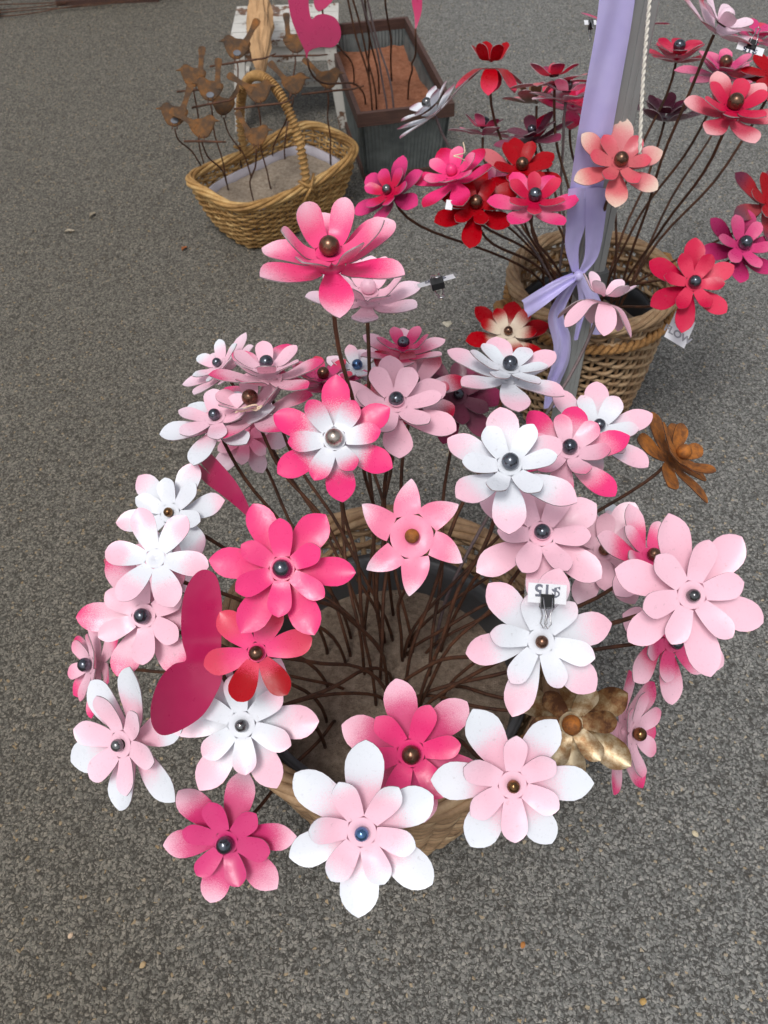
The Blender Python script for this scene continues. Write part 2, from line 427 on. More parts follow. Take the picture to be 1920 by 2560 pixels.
for sgn in (1, -1):
    o = ax * (.152 * sgn); mb = MB(); e1 = Vector((math.cos(BR), math.sin(BR), 0))
    mb.tube([o - e1 * .03 + Vector((0, 0, .19)), o + ax * (.016 * sgn) + Vector((0, 0, .165)), o + e1 * .03 + ax * (.01 * sgn) + Vector((0, 0, .12))], .0045, 6)
    mb.tube([o + e1 * .03 + Vector((0, 0, .19)), o + ax * (.017 * sgn) + Vector((0, 0, .16)), o - e1 * .03 + ax * (.01 * sgn) + Vector((0, 0, .12))], .0045, 6)
    mb.build('handle_lashing', M_CANE, b3)
q3l = plan('r', .205, .112, BR)
plastic_tub('plastic_tray', BK, q3l, .012, .135, .86, 1.0, .6, M_CLEARP, 'cloudy plastic tray of pale sand inside the handled basket', 'tray')
sand_disc('sand', BK, q3l, .95, .112, M_SAND, 'pale dry sand in the cloudy plastic tray', .008)

# ------------------------------------------------------------------ zinc planters
def zinc_mat():
    n = NT('dull_zinc', 0.55, 0.5); v = n.coord()
    n.col(n.ramp(n.noise(v, 16, 5, 0.6), [(0.3, S(92, 98, 98)), (0.7, S(132, 138, 136))])); return n.m
M_ZINC = zinc_mat()
def wood_mat(name, a, b, scale=(6, 60, 60)):
    n = NT(name, 0.7); v = n.coord(scale)
    n.col(n.ramp(n.noise(v, 3, 6, 0.65), [(0.3, a), (0.7, b)])); n.bump(n.noise(v, 8, 5), 0.3, 0.002); return n.m
M_BROWN = wood_mat('brown_stained_wood', S(58, 38, 32), S(88, 60, 50))
def planter(label, c, ang, W, L, H, sandlabel, sandz):
    root = empty('zinc_planter', c, label, 'planter'); root.rotation_euler = (0, 0, ang)
    t = .88                                              # taper to the base
    def corner(sx, sy, z):
        k = t + (1 - t) * z / H; return Vector((sx * W / 2 * k, sy * L / 2 * k, z))
    for (s0, s1) in (((-1, -1), (1, -1)), ((1, -1), (1, 1)), ((1, 1), (-1, 1)), ((-1, 1), (-1, -1))):
        ln = W if s0[1] == s1[1] else L; n = int(ln / .0065); v = []; f = []
        out = Vector(((s0[0] + s1[0]) / 2, (s0[1] + s1[1]) / 2, 0))
        for z in (.022, H - .035):
            for i in range(n + 1):
                p = corner(*s0, z).lerp(corner(*s1, z), i / n); v.append(p - out * (.004 + .003 * (i % 2)))
        for i in range(n): f.append((i, i + 1, n + 2 + i, n + 1 + i))
        k = len(v); v += [p - out * .006 for p in v]; f += [tuple(k + i for i in reversed(q)) for q in f]
        mesh('corrugated_panel', v, f, M_ZINC, root, smooth=False)
    def ring(z0, z1, name, wd, ext):
        for (sx, sy, horiz) in ((0, -1, 1), (0, 1, 1), (1, 0, 0), (-1, 0, 0)):
            k = t + (1 - t) * z1 / H; hw, hl = W / 2 * k + ext, L / 2 * k + ext; m = MB()
            if horiz: m.box((-hw, sy * hl - (wd if sy > 0 else 0), z0), (hw, sy * hl + (0 if sy > 0 else wd), z1))
            else: m.box((sx * hw - (wd if sx > 0 else 0), -hl + wd + .001, z0), (sx * hw + (0 if sx > 0 else wd), hl - wd - .001, z1))
            m.build(name, M_BROWN, root, smooth=False)
    ring(H - .042, H, 'rim_board', .014, .006); ring(0, .022, 'base_board', .014, .004)
    k = (t + (1 - t) * sandz / H) * .94; v = []; f = []; nx, ny = 14, 26
    for i in range(nx + 1):
        for j in range(ny + 1):
            v.append(((i / nx - .5) * W * k, (j / ny - .5) * L * k, sandz + .012 * math.sin(i * .55 + j * .3) * math.sin(j * .5) + rnd.uniform(-.003, .003)))
    for i in range(nx):
        for j in range(ny): a = i * (ny + 1) + j; f.append((a, a + ny + 1, a + ny + 2, a + 1))
    s = mesh('sand', v, f, M_COIR); s.location = c; s.rotation_euler = (0, 0, ang); tag(s, sandlabel, 'sand', kind='stuff')
    return root
PL = Vector((.0545, 3.04, 0)); PANG = math.radians(9.5)
planter('corrugated zinc planter with dark brown wooden rim beside the handled basket', PL, PANG, .30, .70, .25, 'rusty orange sand filling the zinc planter by the basket', .165)
planter('far corrugated zinc planter with brown base board at the frame top', Vector((-1.19, 4.50, 0)), math.radians(91), .30, .52, .25, 'rusty orange sand in the far zinc planter', .165)

# ------------------------------------------------------------------ white stool
def shabby_mat():
    n = NT('chipped_white_paint', 0.6); v = n.coord((1, 1, 1))
    f = n.noise(v, 14, 7, 0.75)
    wood = n.ramp(n.noise(v, 40, 4), [(0.3, S(84, 58, 42)), (0.7, S(128, 94, 70))])
    pt = n.ramp(n.noise(v, 9, 4), [(0.3, S(176, 172, 164)), (0.7, S(206, 203, 196))])
    k = n.mrange(f, 0.54, 0.58); n.col(n.mix(k, pt, wood)); n.bump(n.math('SUBTRACT', 1.0, k), 0.4, 0.002); return n.m
M_SHAB = shabby_mat()
def stool():
    r = empty('wooden_stool', (-.285, 3.27, 0), 'low white stool with chipped paint standing behind the handled basket', 'stool')
    H, hx, hy = .30, .185, .16
    for i in range(4):
        y0 = -hy + i * (2 * hy / 4); MB().box((-hx, y0 + .002, H - .02), (hx, y0 + 2 * hy / 4 - .003, H + rnd.uniform(-.001, .002))).build('top_board', M_SHAB, r, False)
    for sx in (-1, 1):
        for sy in (-1, 1):
            m = MB(); top = Vector((sx * (hx - .03), sy * (hy - .03), H - .021)); bot = Vector((sx * (hx + .005), sy * (hy + .0), 0)); w = .019
            v = [c + Vector((a * w, b * w, 0)) for c in (bot, top) for a, b in ((-1, -1), (1, -1), (1, 1), (-1, 1))]
            m.add(v, [(3, 2, 1, 0), (4, 5, 6, 7), (0, 1, 5, 4), (1, 2, 6, 5), (2, 3, 7, 6), (3, 0, 4, 7)]); m.build('leg', M_SHAB, r, False)
    for sy in (-1, 1): MB().box((-hx + .04, sy * (hy - .024) - .009, H - .075), (hx - .04, sy * (hy - .024) + .009, H - .021)).build('apron', M_SHAB, r, False)
    for sx in (-1, 1): MB().box((sx * (hx - .012) - .009, -hy + .01, .075), (sx * (hx - .012) + .009, hy - .01, .10)).build('stretcher', M_SHAB, r, False)
    MB().box((-hx + .02, -.011, .078), (hx - .02, .011, .097)).build('stretcher', M_SHAB, r, False)
stool()

# ------------------------------------------------------------------ metal flowers
def petal(parent, org, C, M, az, L0, L1, w, cup, curl, lat, mats, n=11, m=6, th=.0013, blunt=.8, base=.42, jit=1.0, star=0.0):
    """One sheet-metal petal: from the hub edge (L0) to the tip (L1), bent up by cup, curling by curl, dished across by lat."""
    ts = [0, .06, .14, .24, .36, .48, .60, .71, .81, .89, .955, 1.0]
    if n < 9: ts = [0, .1, .25, .45, .62, .78, .91, 1.0]
    r, z, pt = L0, -.0003, 0.0; rows = []
    nick = rnd.uniform(-.04, .04); tw = rnd.uniform(-.16, .16)
    for t in ts:
        tt = min(1, t * 1.9); ph = cup * 1.15 * tt * tt * (3 - 2 * tt) + curl * max(0, t - .25)
        ds = (L1 - L0) * (t - pt); r += math.cos(ph) * ds; z += math.sin(ph) * ds; pt = t
        if t < .64: sh = base + (1 - base) * math.sin(PI / 2 * t / .64)
        else:
            u = (t - .64) / .36; sh = max(0.0, 1 - u**2.2)**blunt
        if star: sh = (1 + .55 * t) * max(0.0, 1 - t**1.7)**.85
        h = max(w * sh, .0006); rows.append((r, z, h, ph, t))
    ca, sa = math.cos(az), math.sin(az)
    top, bot, uv = [], [], []
    for r, z, h, ph, t in rows:
        for j in range(m + 1):
            q = j / m * 2 - 1; s = q * h + nick * w * t
            if star: s += star * w * (t**2)
            zz = z + (lat * q * q + tw * q * t) * h * min(1, t * 3)
            x = r * ca - s * sa; y = r * sa + s * ca
            nx, nz = -math.sin(ph), math.cos(ph)
            top.append(M @ Vector((x, y, zz))); bot.append(M @ Vector((x - nx * th * ca, y - nx * th * sa, zz - nz * th)))
            uv.append(((L0 + (L1 - L0) * t) / L1, j / m))
    k = len(top); N = len(rows); f = []; mi = []
    W = m + 1
    for i in range(N - 1):
        for j in range(m):
            a = i * W + j; f.append((a, a + W, a + W + 1, a + 1)); mi.append(0)
    for i in range(N - 1):
        for j in range(m):
            a = k + i * W + j; f.append((a, a + 1, a + W + 1, a + W)); mi.append(0)
    rim = [i * W for i in range(N)] + [(N - 1) * W + j for j in range(1, m + 1)] + [i * W + m for i in range(N - 2, -1, -1)]
    v = top + bot; c0 = len(v)
    for i in rim: v.append(top[i]); v.append(bot[i]); uv2 = None
    uvs = uv + uv + [uv[i] for i in rim for _ in (0, 1)]
    for i in range(len(rim) - 1):
        a = c0 + 2 * i; f.append((a, a + 1, a + 3, a + 2)); mi.append(1)
    v = [p + C - org for p in v]
    return mesh('petal', v, f, mats, parent, True, mi, uvs=uvs)

def hub(parent, org, C, M, rad, depth, mats, name='hub'):
    v = []; f = []; uv = []; m = 24; rings = (0.12, .4, .75, 1.0)
    v.append(Vector((0, 0, -depth))); uv.append((0, 0))
    for k in rings:
        for j in range(m):
            an = 2 * PI * j / m; v.append(Vector((math.cos(an) * rad * k, math.sin(an) * rad * k, -depth * max(0, 1 - k / .62)**1.3))); uv.append((k * .28, 0))
    for j in range(m): f.append((0, 1 + j, 1 + (j + 1) % m))
    for i in range(len(rings) - 1):
        for j in range(m):
            a = 1 + i * m + j; b = 1 + i * m + (j + 1) % m; f.append((a, a + m, b + m, b))
    k = len(v); b0 = [p - Vector((0, 0, .0013)) for p in v]; v += b0; uv += uv[:k]; f += [tuple(k + i for i in reversed(q)) for q in f]
    mesh(name, [M @ p + C - org for p in v], f, mats, parent, uvs=uv)

def rod(parent, org, P, rad, mat, name='stem', wob=.004):
    P = [Vector(p) for p in P]; n = len(P)
    a, b = rnd.random() * 6, rnd.random() * 6
    Q = []
    for i, p in enumerate(P):
        k = math.sin(PI * i / (n - 1)); Q.append(p + Vector((math.sin(a + i * .9), math.sin(b + i * .75), 0)) * wob * k - org)
    MB().tube(Q, rad, 6).build(name, mat, parent)

POTS = dict(A=(POT1, .285, .165), B=(POT2, .21, .115))
GROUPS = dict(A='pink and white metal flowers in the front pot', B='red and pink metal flowers in the back pot')
def flower(label, x, y, rpx, nx, ny, rot, outer, inner, R=.085, pot='A', cup=12, icup=20, br=.105, ball='b', curl=-14, icurl=-10, over=None, single=False, base=None, greystem=False, ir=.67, far=False, lift=.016, sn=.45, lat=.13, ow=.226, blunt=.80, star=0, nstem=1):
    n = imgdir(nx, ny); depth = FPX * R / rpx
    C = at(x, y, depth) - n * (br * R * .8)
    d = RGT * math.cos(math.radians(rot)) + UPV * math.sin(math.radians(rot))
    tv = -FWD
    ex = d - tv * (d.dot(n) / n.dot(tv)) if abs(n.dot(tv)) > .05 else d - n * d.dot(n)
    ex.normalize(); ey = n.cross(ex)
    M = Matrix((ex, ey, n)).transposed()
    pc, sz, sr = POTS[pot]
    if base is None:
        rel = Vector((C.x - pc.x, C.y - pc.y, 0)); k = min(1, rel.length / .45)
        bp = pc + (rel.normalized() * (sr * .5 * k) if rel.length > 1e-3 else rel) + Vector((rnd.uniform(-.055, .055), rnd.uniform(-.055, .055), 0))
    else: bp = Vector((*base, 0))
    bp.z = sz - .01
    root = empty('metal_flower', bp, label, 'flower', GROUPS[pot]); org = bp
    edge = M_EDGER if (outer[0] in 'BS') else M_EDGE
    N = 8 if far else 12
    rh = (.40 if star else .185) * R; c0 = math.radians(cup); sg = rnd.choice((-1, 1))
    layers = [(1.0, outer, c0, math.radians(curl), 0.0, 0.0, ow, 'hub')]
    if not single: layers.append((ir, inner, math.radians(icup), math.radians(icurl), lift * R / .085, PI / 6 + rnd.uniform(-.12, .12), .162, 'inner_hub'))
    for li, (sc, code, cu, cr, up, off, w, hn) in enumerate(layers):
        Cn = C + n * (up - (lift * R / .085 if not single else 0)); h = rh * (1.0 if li == 0 else .95)
        hub(root, org, Cn, M, h, .05 * R, [paint(code)], hn)
        for i in range(6):
            cde = code
            if over and (li, i) in over: cde = over[(li, i)]
            az = off + i * PI / 3 + rnd.uniform(-.10, .10)
            petal(root, org, Cn, M, az, h * .97, R * sc * rnd.uniform(.95, 1.10), w * R * rnd.uniform(.92, 1.07) * (1.0 if li == 0 else 1.0), cu + math.radians(rnd.uniform(-9, 9)), cr + math.radians(rnd.uniform(-10, 8)),
                  lat * rnd.uniform(.5, 1.4), [paint(cde), edge], n=N, m=4 if far else 6, blunt=blunt * rnd.uniform(.85, 1.15) if li == 0 else rnd.uniform(.68, .85), base=.46 if li == 0 else .64, star=star)
    if ball:
        bc = C + n * (br * R * .72); v, f, mi = sphere(bc, br * R, 16, 10, axis=Vector((-.1, -.15, 1)).normalized(), split=.5 if ball == 'h' else None)
        mesh('center_ball', [p - org for p in v], f, [BALL[ball], paint(inner)] if ball == 'h' else [paint(inner) if ball == 'p' else BALL[ball]], root, True, mi, uvs=[(0, 0)] * len(v) if ball in 'hp' else None)
        tor = [C + (ex * math.cos(t) + ey * math.sin(t)) * (br * R * .62) - n * (.003) for t in [2 * PI * i / 16 for i in range(16)]]
        MB().tube(tor, .0022, 5, closed=True).build('weld_bead', M_WELD, root, org=org)
    # stem: leaves the back of the hub square, bends and drops into the sand
    p0 = C - n * (.006 + lift); hgt = max(.15, C.z - bp.z)
    drop = Vector((0, 0, -1))
    p1 = p0 + (-n * sn + drop * (1 - sn)).normalized() * (.30 * hgt)
    p2 = bp + Vector((rnd.uniform(-.02, .02), rnd.uniform(-.02, .02), .50 * hgt))
    P = bez(p0, p1, p2, bp, 16)
    rod(root, org, P, .0027, M_STEMG if greystem else M_STEM)
    return dict(C=C, n=n, ex=ex, ey=ey, R=R, base=bp, depth=depth)

FL = {}
def A(k, *a, **kw): FL[k] = flower(*a, **kw)
# --- front pot, tallest and farthest first
A(13, 'tallest bright pink metal flower with brown ball, raised above the others', 823, 613, 205, 0, .60, 100, 'H>P:.55:1.05', 'H>P:.45:1.1', ball='n', br=.13, cup=14, icup=46, curl=-14, icurl=0, lat=.25, ir=.76, base=(.01, .79))
A(14, 'pale pink metal flower with painted ball and clipped card, just under the tallest', 921, 715, 155, .05, .70, 15, 'P>L', 'P>P', R=.08, ball='p', br=.13, cup=18, icup=45, base=(-.01, .73))
A(1, 'pink flower with rose tips and half painted ball, highest of the far cluster', 666, 904, 148, 0, .84, 186, 'P>H:.55:.95', 'P>P', R=.082, ball='h', br=.125, cup=24, icup=34)
A(2, 'pink flower with rose tips, dark brown ball and raffia twist', 624, 992, 154, -.2, .77, 192, 'P>H:.55:.98', 'P>P', ball='n', br=.135, cup=22, icup=36)
A(3, 'white flower with pale pink heart half hidden under the raffia tied flower', 535, 1035, 146, -.12, .70, 192, 'P>W:.3:.7', 'P>L', R=.08, cup=12, icup=18)
A(4, 'small pale flower turned away behind the raffia tied flower', 541, 905, 112, -.5, .60, 200, 'P>L', 'P>W', R=.07, cup=16, icup=24, far=True)
A(5, 'shaded pale pink flower hanging below the raffia tied flower', 612, 1092, 105, 0, -.05, 230, 'M>L:.2:.8', 'M>P', R=.066, cup=16, icup=24, far=True)
A(10, 'deep pink flower with brown ball behind the large white hearted flower', 808, 931, 112, 0, .80, 60, 'K>M', 'K>Q', R=.066, ball='n', br=.14, cup=18, icup=30)
A(9, 'small white flower with blue ball seen behind the two tall stems', 893, 910, 105, 0, .72, 85, 'W>L', 'W>P', R=.063, ball='u', br=.13, cup=16, icup=28)
A(8, 'pale flower with hot pink heart at the far edge of the front pot', 1009, 855, 114, 0, .80, 90, 'H>P:.35:.75', 'H>M', R=.066, ball='h', br=.14, cup=20, icup=38)
A(11, 'crimson flower with white heart behind the plain pale pink flower', 1037, 949, 140, .1, .60, 10, 'L>C:.45:.95', 'P>C:.4:1.1', R=.08, ball='t', br=.1, cup=20, icup=28)
A(12, 'very dark crimson flower turned away beside the white hearted crimson one', 1147, 985, 130, .1, .30, -50, 'D>N', 'D>D', R=.078, cup=10, icup=20)
A(7, 'plain pale pink flower with half painted ball behind the large white hearted flower', 991, 997, 166, .08, .52, 100, 'P>P', 'P>P', ball='h', br=.12, cup=16, icup=24)
A(6, 'large hot pink flower with white sprayed heart and silver ball', 835, 1093, 166, 0, .15, 94, 'W>H:.32:.64', 'W>H:.42:.95', R=.077, ball='s', br=.14, cup=14, icup=22)
A(15, 'white flower with blush tips and dark ball in front of the lilac ribbon', 1276, 906, 156, .12, .78, 100, 'W>P:.4:.85', 'W>L:.7:1.2', R=.08, br=.125, cup=16, icup=24)
A(16, 'pale pink flower with drooping petals seen from the side, before the back pot', 1514, 723, 122, .2, .90, 262, 'P>P', 'P>L', R=.074, ball=None, cup=-38, icup=48, curl=-10, greystem=True)
A(19, 'white flower with pale pink petals behind the hot pink and blush pair', 1499, 1061, 152, .1, .52, 140, 'W>P:.35:.8', 'W>P:.6:1.2', R=.08, cup=14, icup=22)
A(18, 'blush hearted flower with hot pink petals and black ball near the rusty flower', 1425, 1115, 158, 0, .50, 135, 'P>H:.35:.8', 'P>M:.5:1.1', R=.079, br=.125, cup=16, icup=24)
A(17, 'white hearted flower with pink tips and steel ball, above the price card flower', 1276, 1152, 178, 0, .50, 155, 'W>P:.45:.9', 'W>W', R=.078, br=.125, sn=.92, cup=14, icup=24)
A(20, 'rusty brown metal flower turned side on above the asphalt', 1712, 1128, 138, .60, .50, 120, 'B>B', 'B>B', R=.078, ball='r', br=.14, cup=16, icup=32)
A(28, 'small white petalled flower mostly hidden behind the price card flower', 1545, 1325, 92, .2, .5, 90, 'W>W', 'W>L', R=.056, far=True)
A(27, 'blush flower with brown ball tucked behind the price card flower', 1512, 1374, 150, -.1, .2, -58, 'P>L:.5:1.1', 'P>P', R=.08, ball='n')
A(26, 'pale flower with hot pink heart peeping over the biggest pale pink flower', 1636, 1385, 142, .3, .45, 106, 'H>P:.4:.8', 'H>P:.45:.95', R=.070, ball='n', br=.12, cup=16, icup=30)
A(22, 'pale pink flower with the large price card on its lowest petal', 1356, 1329, 182, 0, .36, 147, 'P>L:.6:1.3', 'P>P', R=.086, ball='h', br=.115, cup=12, icup=20)
A(29, 'pale flower with hot pink heart below the biggest pale pink flower', 1693, 1608, 160, .3, -.12, -26, 'H>P:.35:.7', 'H>P:.5:1.0', R=.082, cup=16, icup=30)
A(21, 'biggest pale pink flower with small steel ball at the edge of the front pot', 1735, 1489, 202, .03, .0, 101, 'P>P', 'P>P', ball='t', br=.085, cup=12, icup=16)
A(25, 'pink flower with rose tips facing sideways behind the rusty silver flower', 1601, 1836, 160, .75, 0, 58, 'P>H:.6:.95', 'P>M:.6:1.2', R=.089, ball='g', br=.11, cup=14, icup=24)
A(24, 'rusty silver metal flower with brown ball and worn petals', 1430, 1813, 168, -.1, .02, 30, 'S>S', 'S>S', R=.086, ball='r', br=.15, cup=10, icup=20, curl=-4, lat=.3)
A(23, 'white hearted flower with soft pink petal tips directly below the price card', 1355, 1605, 190, 0, .02, 135, 'W>P:.42:.85', 'W>P:.6:1.3', R=.085, ball='n', br=.088, cup=12, icup=16)
A(39, 'white flower with blush tips and tiny bronze ball beside the dark folded heart', 420, 1280, 144, -.25, .25, 70, 'W>P:.6:1.0', 'W>W', R=.076, ball='g', br=.085, cup=14, icup=20)
A(38, 'pink flower with crimson rimmed petals behind the small single white hearted flower', 389, 1424, 128, .2, .2, 45, 'L>C:.75:1.1', 'P>P', R=.072, ball=None, cup=24, icup=24)
A(37, 'small single layer pale pink flower with white heart and no ball', 385, 1393, 134, 0, .32, 172, 'W>P:.4:.7', 'W>P', R=.063, single=True, ball=None, cup=6, ow=.255, blunt=.65)
A(36, 'pale pink flower with magenta tips and black ball next to the big magenta heart', 353, 1540, 174, -.12, .10, 183, 'P>H:.6:.95', 'P>P', R=.083, br=.115, cup=12, icup=18)
A(35, 'rose pink flower facing sideways at the outer edge of the front pot', 210, 1662, 128, -.72, .1, 232, 'P>H:.5:.95', 'P>M:.5:1.2', R=.07, br=.14, cup=14, icup=22)
A(34, 'white petalled flower with pale pink heart and small steel ball near the asphalt edge', 292, 1864, 192, -.48, 0, 82, 'P>W:.35:.7', 'P>L:.5:1.1', R=.091, ball='t', br=.085, cup=12, icup=18)
A(33, 'white hearted flower with pink petals and steel ball below the small red flower', 602, 1815, 190, 0, .03, 0, 'W>P:.35:.75', 'W>P:.5:1.0', R=.086, ball='t', br=.085, cup=10, icup=16)
A(32, 'small single layer flower with two deep red petals and a dull ball', 640, 1633, 132, 0, .02, 190, 'H>Q:.2:.8', 'Q>O', R=.056, single=True, ball='n', br=.145, cup=4, ow=.26, blunt=.62, over={(0, 1): 'Q>R:.3:.5', (0, 2): 'Q>R:.3:.5'})
A(31, 'plain hot pink flower with glossy black ball', 703, 1421, 180, 0, .12, 52, 'H>H', 'H>H', R=.073, br=.13, cup=14, icup=20)
A(40, 'magenta hearted flower with pale pink tips, lowest on the asphalt side', 561, 2114, 170, -.05, 0, 190, 'K>P:.55:1.0', 'K>K', R=.085, br=.13, cup=14, icup=18)
A(43, 'rose pink flower with blush tips and brown ball in the middle of the front row', 1028, 1888, 196, 0, .05, 100, 'K>P:.5:1.0', 'H>M:.5:1.6', R=.087, ball='n', br=.125, cup=14, icup=18)
A(42, 'white petalled flower with pale pink heart and tiny bronze ball beside the rusty silver flower', 1284, 1967, 200, 0, 0, 118, 'P>W:.35:.7', 'P>L:.5:1.2', R=.083, ball='g', br=.085, cup=12, icup=18)
A(41, 'largest white petalled flower with pink heart and small blue ball at the front', 904, 2086, 210, 0, 0, 262, 'P>W:.35:.65', 'P>W:.55:1.0', R=.084, ball='u', br=.088, cup=12, icup=18)
# star shaped flower, one layer of hooked petals
A(30, 'single layer star shaped pink flower with hooked white tips and rusty ball', 1030, 1340, 138, 0, .10, 102, 'M>L:.62:1.05', 'M>L', R=.066, single=True, ball='r', br=.135, cup=5, ow=.24, star=-.75)
# --- back pot
def B(k, *a, **kw):
    kw.setdefault('R', .073); kw.setdefault('far', True); q = 1.12 if kw['far'] else 1.0; kw['R'] *= q; a = list(a); a[3] *= q; FL[k] = flower(*a, pot='B', **kw)
B('1', 'red flower on a tall bare stem with drooping outer petals', 1229, 139, 92, 0, .86, 255, 'R>Q:.5:1.0', 'R>R', ball=None, cup=-30, icup=52)
B('2', 'coral pink flower seen edge on beside the lilac ribbon', 1385, 172, 94, -.1, .93, 185, 'Q>O', 'Q>N', ball='p', br=.14, cup=6, icup=32)
B('3', 'olive brown backed flower under the coral edge on flower', 1340, 228, 78, -.1, .93, 185, 'E>O', 'E>E', R=.066, ball=None, cup=20, icup=40)
B('4', 'pale pink and grey flower with steel ball beside the lilac ribbon', 1418, 212, 94, 0, .88, 195, 'M>L', 'P>M', ball='t', br=.13, cup=14, icup=30, over={(1, 4): 'G>G', (1, 5): 'G>G'}, greystem=True)
B('5', 'hot pink flower half hidden behind the ribbon', 1440, 240, 88, .1, .55, 250, 'H>Q', 'C>Q', ball=None)
B('6', 'rose flower seen edge on with black ball, near the white and red flower', 1212, 304, 78, .1, .94, 190, 'K>M', 'M>N', R=.066, br=.15, cup=10, icup=36)
B('7', 'dark maroon flower with one raised crimson petal', 1329, 322, 90, -.35, .72, 195, 'D>N', 'D>D', br=.11, cup=14, icup=26, over={(0, 4): 'C>C'})
B('8', 'white flower with crimson tips turned sideways over the zinc planter', 1066, 256, 98, -.60, .68, 200, 'W>N:.6:.95', 'W>N:.7:1.0', ball='t', br=.12, cup=12, icup=26, greystem=True)
B('9', 'dark red flower with brown ball and one coral petal', 1306, 408, 98, 0, .42, 100, 'R>R', 'R>R', ball='n', br=.15, cup=16, icup=24, over={(0, 1): 'O>O'})
B('10', 'small plum purple flower between the two red flowers', 1233, 455, 72, 0, .42, 60, 'N>D', 'N>N', R=.058, br=.15)
B('13', 'hot pink flower with painted ball and a twist of string', 1128, 423, 102, -.35, .50, 45, 'H>C:.6:1.0', 'H>M', ball='p', br=.13, cup=18, icup=30)
B('12', 'dark red flower with dull brown ball, lowest of the red pair', 1190, 503, 102, -.1, .22, 85, 'R>R', 'R>R', ball='n', br=.15, cup=16, icup=24)
B('11', 'rose pink flower with crimson inner petals beside the ribbon', 1338, 485, 104, 0, .50, 120, 'M>H:.3:.9', 'C>Q:.4:1', br=.15, cup=16, icup=30)
B('14', 'small plum pink flower on a long stem reaching toward the zinc planter', 966, 472, 90, -.50, .30, 75, 'N>K', 'C>K', R=.066, ball='t', br=.12, cup=22, icup=30)
B('15', 'red flower with cream heart low in front of the back pot', 1271, 826, 98, 0, .40, 75, 'Y>R:.28:.55', 'Y>R:.35:.85', ball='n', cup=16, icup=26, R=.08)
B('16', 'coral flower with cream tips in front of the lilac ribbon', 1554, 396, 122, 0, .25, 80, 'O>Y:.55:1.15', 'O>Q:.3:1.4', R=.08, ball='n', br=.15, cup=16, icup=24, far=False)
B('24', 'rose flower half hidden behind the top of the grey pole', 1565, 28, 96, 0, .85, 175, 'Q>K', 'K>K', ball=None, cup=12, icup=24)
B('19', 'rose red flower with black ball beside the hanging cord', 1699, 113, 92, 0, .74, 170, 'C>Q', 'Q>C', br=.15, cup=18, icup=30)
B('20', 'dusky pink flower with dark red ball behind the cream tipped pink flower', 1815, 153, 98, 0, .70, 165, 'N>M:.3:.9', 'K>M', ball='n', br=.15, cup=16, icup=28)
B('21', 'dark crimson flower seen between the bare stems', 1668, 268, 86, 0, .78, 170, 'D>N:.5:1.3', 'D>D', ball=None, cup=26, icup=36)
B('23', 'dusky rose flower at the far corner behind the white hearted flower', 1898, 72, 84, .1, .7, 130, 'K>Q', 'K>K', ball=None)
B('22', 'bright red flower cut by the picture edge', 1936, 172, 100, -.2, .5, 160, 'R>Q', 'R>R', ball='n')
B('18', 'white hearted flower with crimson rimmed petals carrying a clipped price card', 1818, 38, 124, .42, .62, 210, 'L>C:.6:1.0', 'L>L', R=.08, ball='p', br=.16, cup=20, icup=30, far=False)
B('17', 'large coral pink flower with cream tips and red ball above the bare stems', 1840, 252, 128, 0, .45, 105, 'C>U:.5:1.0', 'C>Q:.2:1.0', R=.08, ball='n', br=.16, cup=20, icup=32, far=False)
B('27', 'dark red flower turned away at the picture edge', 1935, 500, 96, .3, .2, 140, 'R>D', 'R>R', ball=None)
B('26', 'magenta flower with glossy black ball behind the bright red flower', 1865, 605, 98, .1, .25, 135, 'N>K:.3:1.2', 'K>M:.4:1.4', br=.16, cup=18, icup=26)
B('25', 'bright red flower with black ball in front of the back pot rim', 1738, 703, 114, 0, .10, 82, 'C>Q:.2:1.6', 'Q>C', R=.08, br=.14, cup=12, icup=20, far=False, over={(0, 1): 'C>C', (0, 2): 'C>C', (0, 4): 'Q>Q', (0, 5): 'Q>Q'})
print('FLOWERS', [(k, round(v['C'].x, 2), round(v['C'].y, 2), round(v['C'].z, 2)) for k, v in FL.items()])

# ------------------------------------------------------------------ traced sheet metal: hearts, birds
def sheet(name, parent, org, pts2, depthf, th, mat, edge, k=5):
    """A flat cut-out: outline in picture units carried to its own distance, given thickness and an inner ring so that it can be dished."""
    o = catmull(pts2, k)
    bm = bmesh.new()
    face = bm.faces.new([bm.verts.new((x, y, 0)) for x, y in o])
    bmesh.ops.triangulate(bm, faces=[face])
    for _ in range(2): bmesh.ops.subdivide_edges(bm, edges=[e for e in bm.edges if e.calc_length() > 14], cuts=2)
    bmesh.ops.triangulate(bm, faces=bm.faces[:])
    for v in bm.verts: v.co = at(v.co.x, v.co.y, depthf(v.co.x, v.co.y)) - org
    bm.normal_update()
    ext = bmesh.ops.extrude_face_region(bm, geom=bm.faces[:])
    for e in ext['geom']:
        if isinstance(e, bmesh.types.BMVert): e.co += FWD * th
    bmesh.ops.recalc_face_normals(bm, faces=bm.faces[:])
    me = bpy.data.meshes.new(name); bm.to_mesh(me); bm.free()
    me.polygons.foreach_set('use_smooth', [True] * len(me.polygons)); me.set_sharp_from_angle(angle=math.radians(40))
    me.materials.append(mat); me.materials.append(edge)
    for p in me.polygons:
        if abs(p.normal.dot(FWD)) < .35: p.material_index = 1
    return link(bpy.data.objects.new(name, me), parent)
M_HEART = paint('N>N'); 
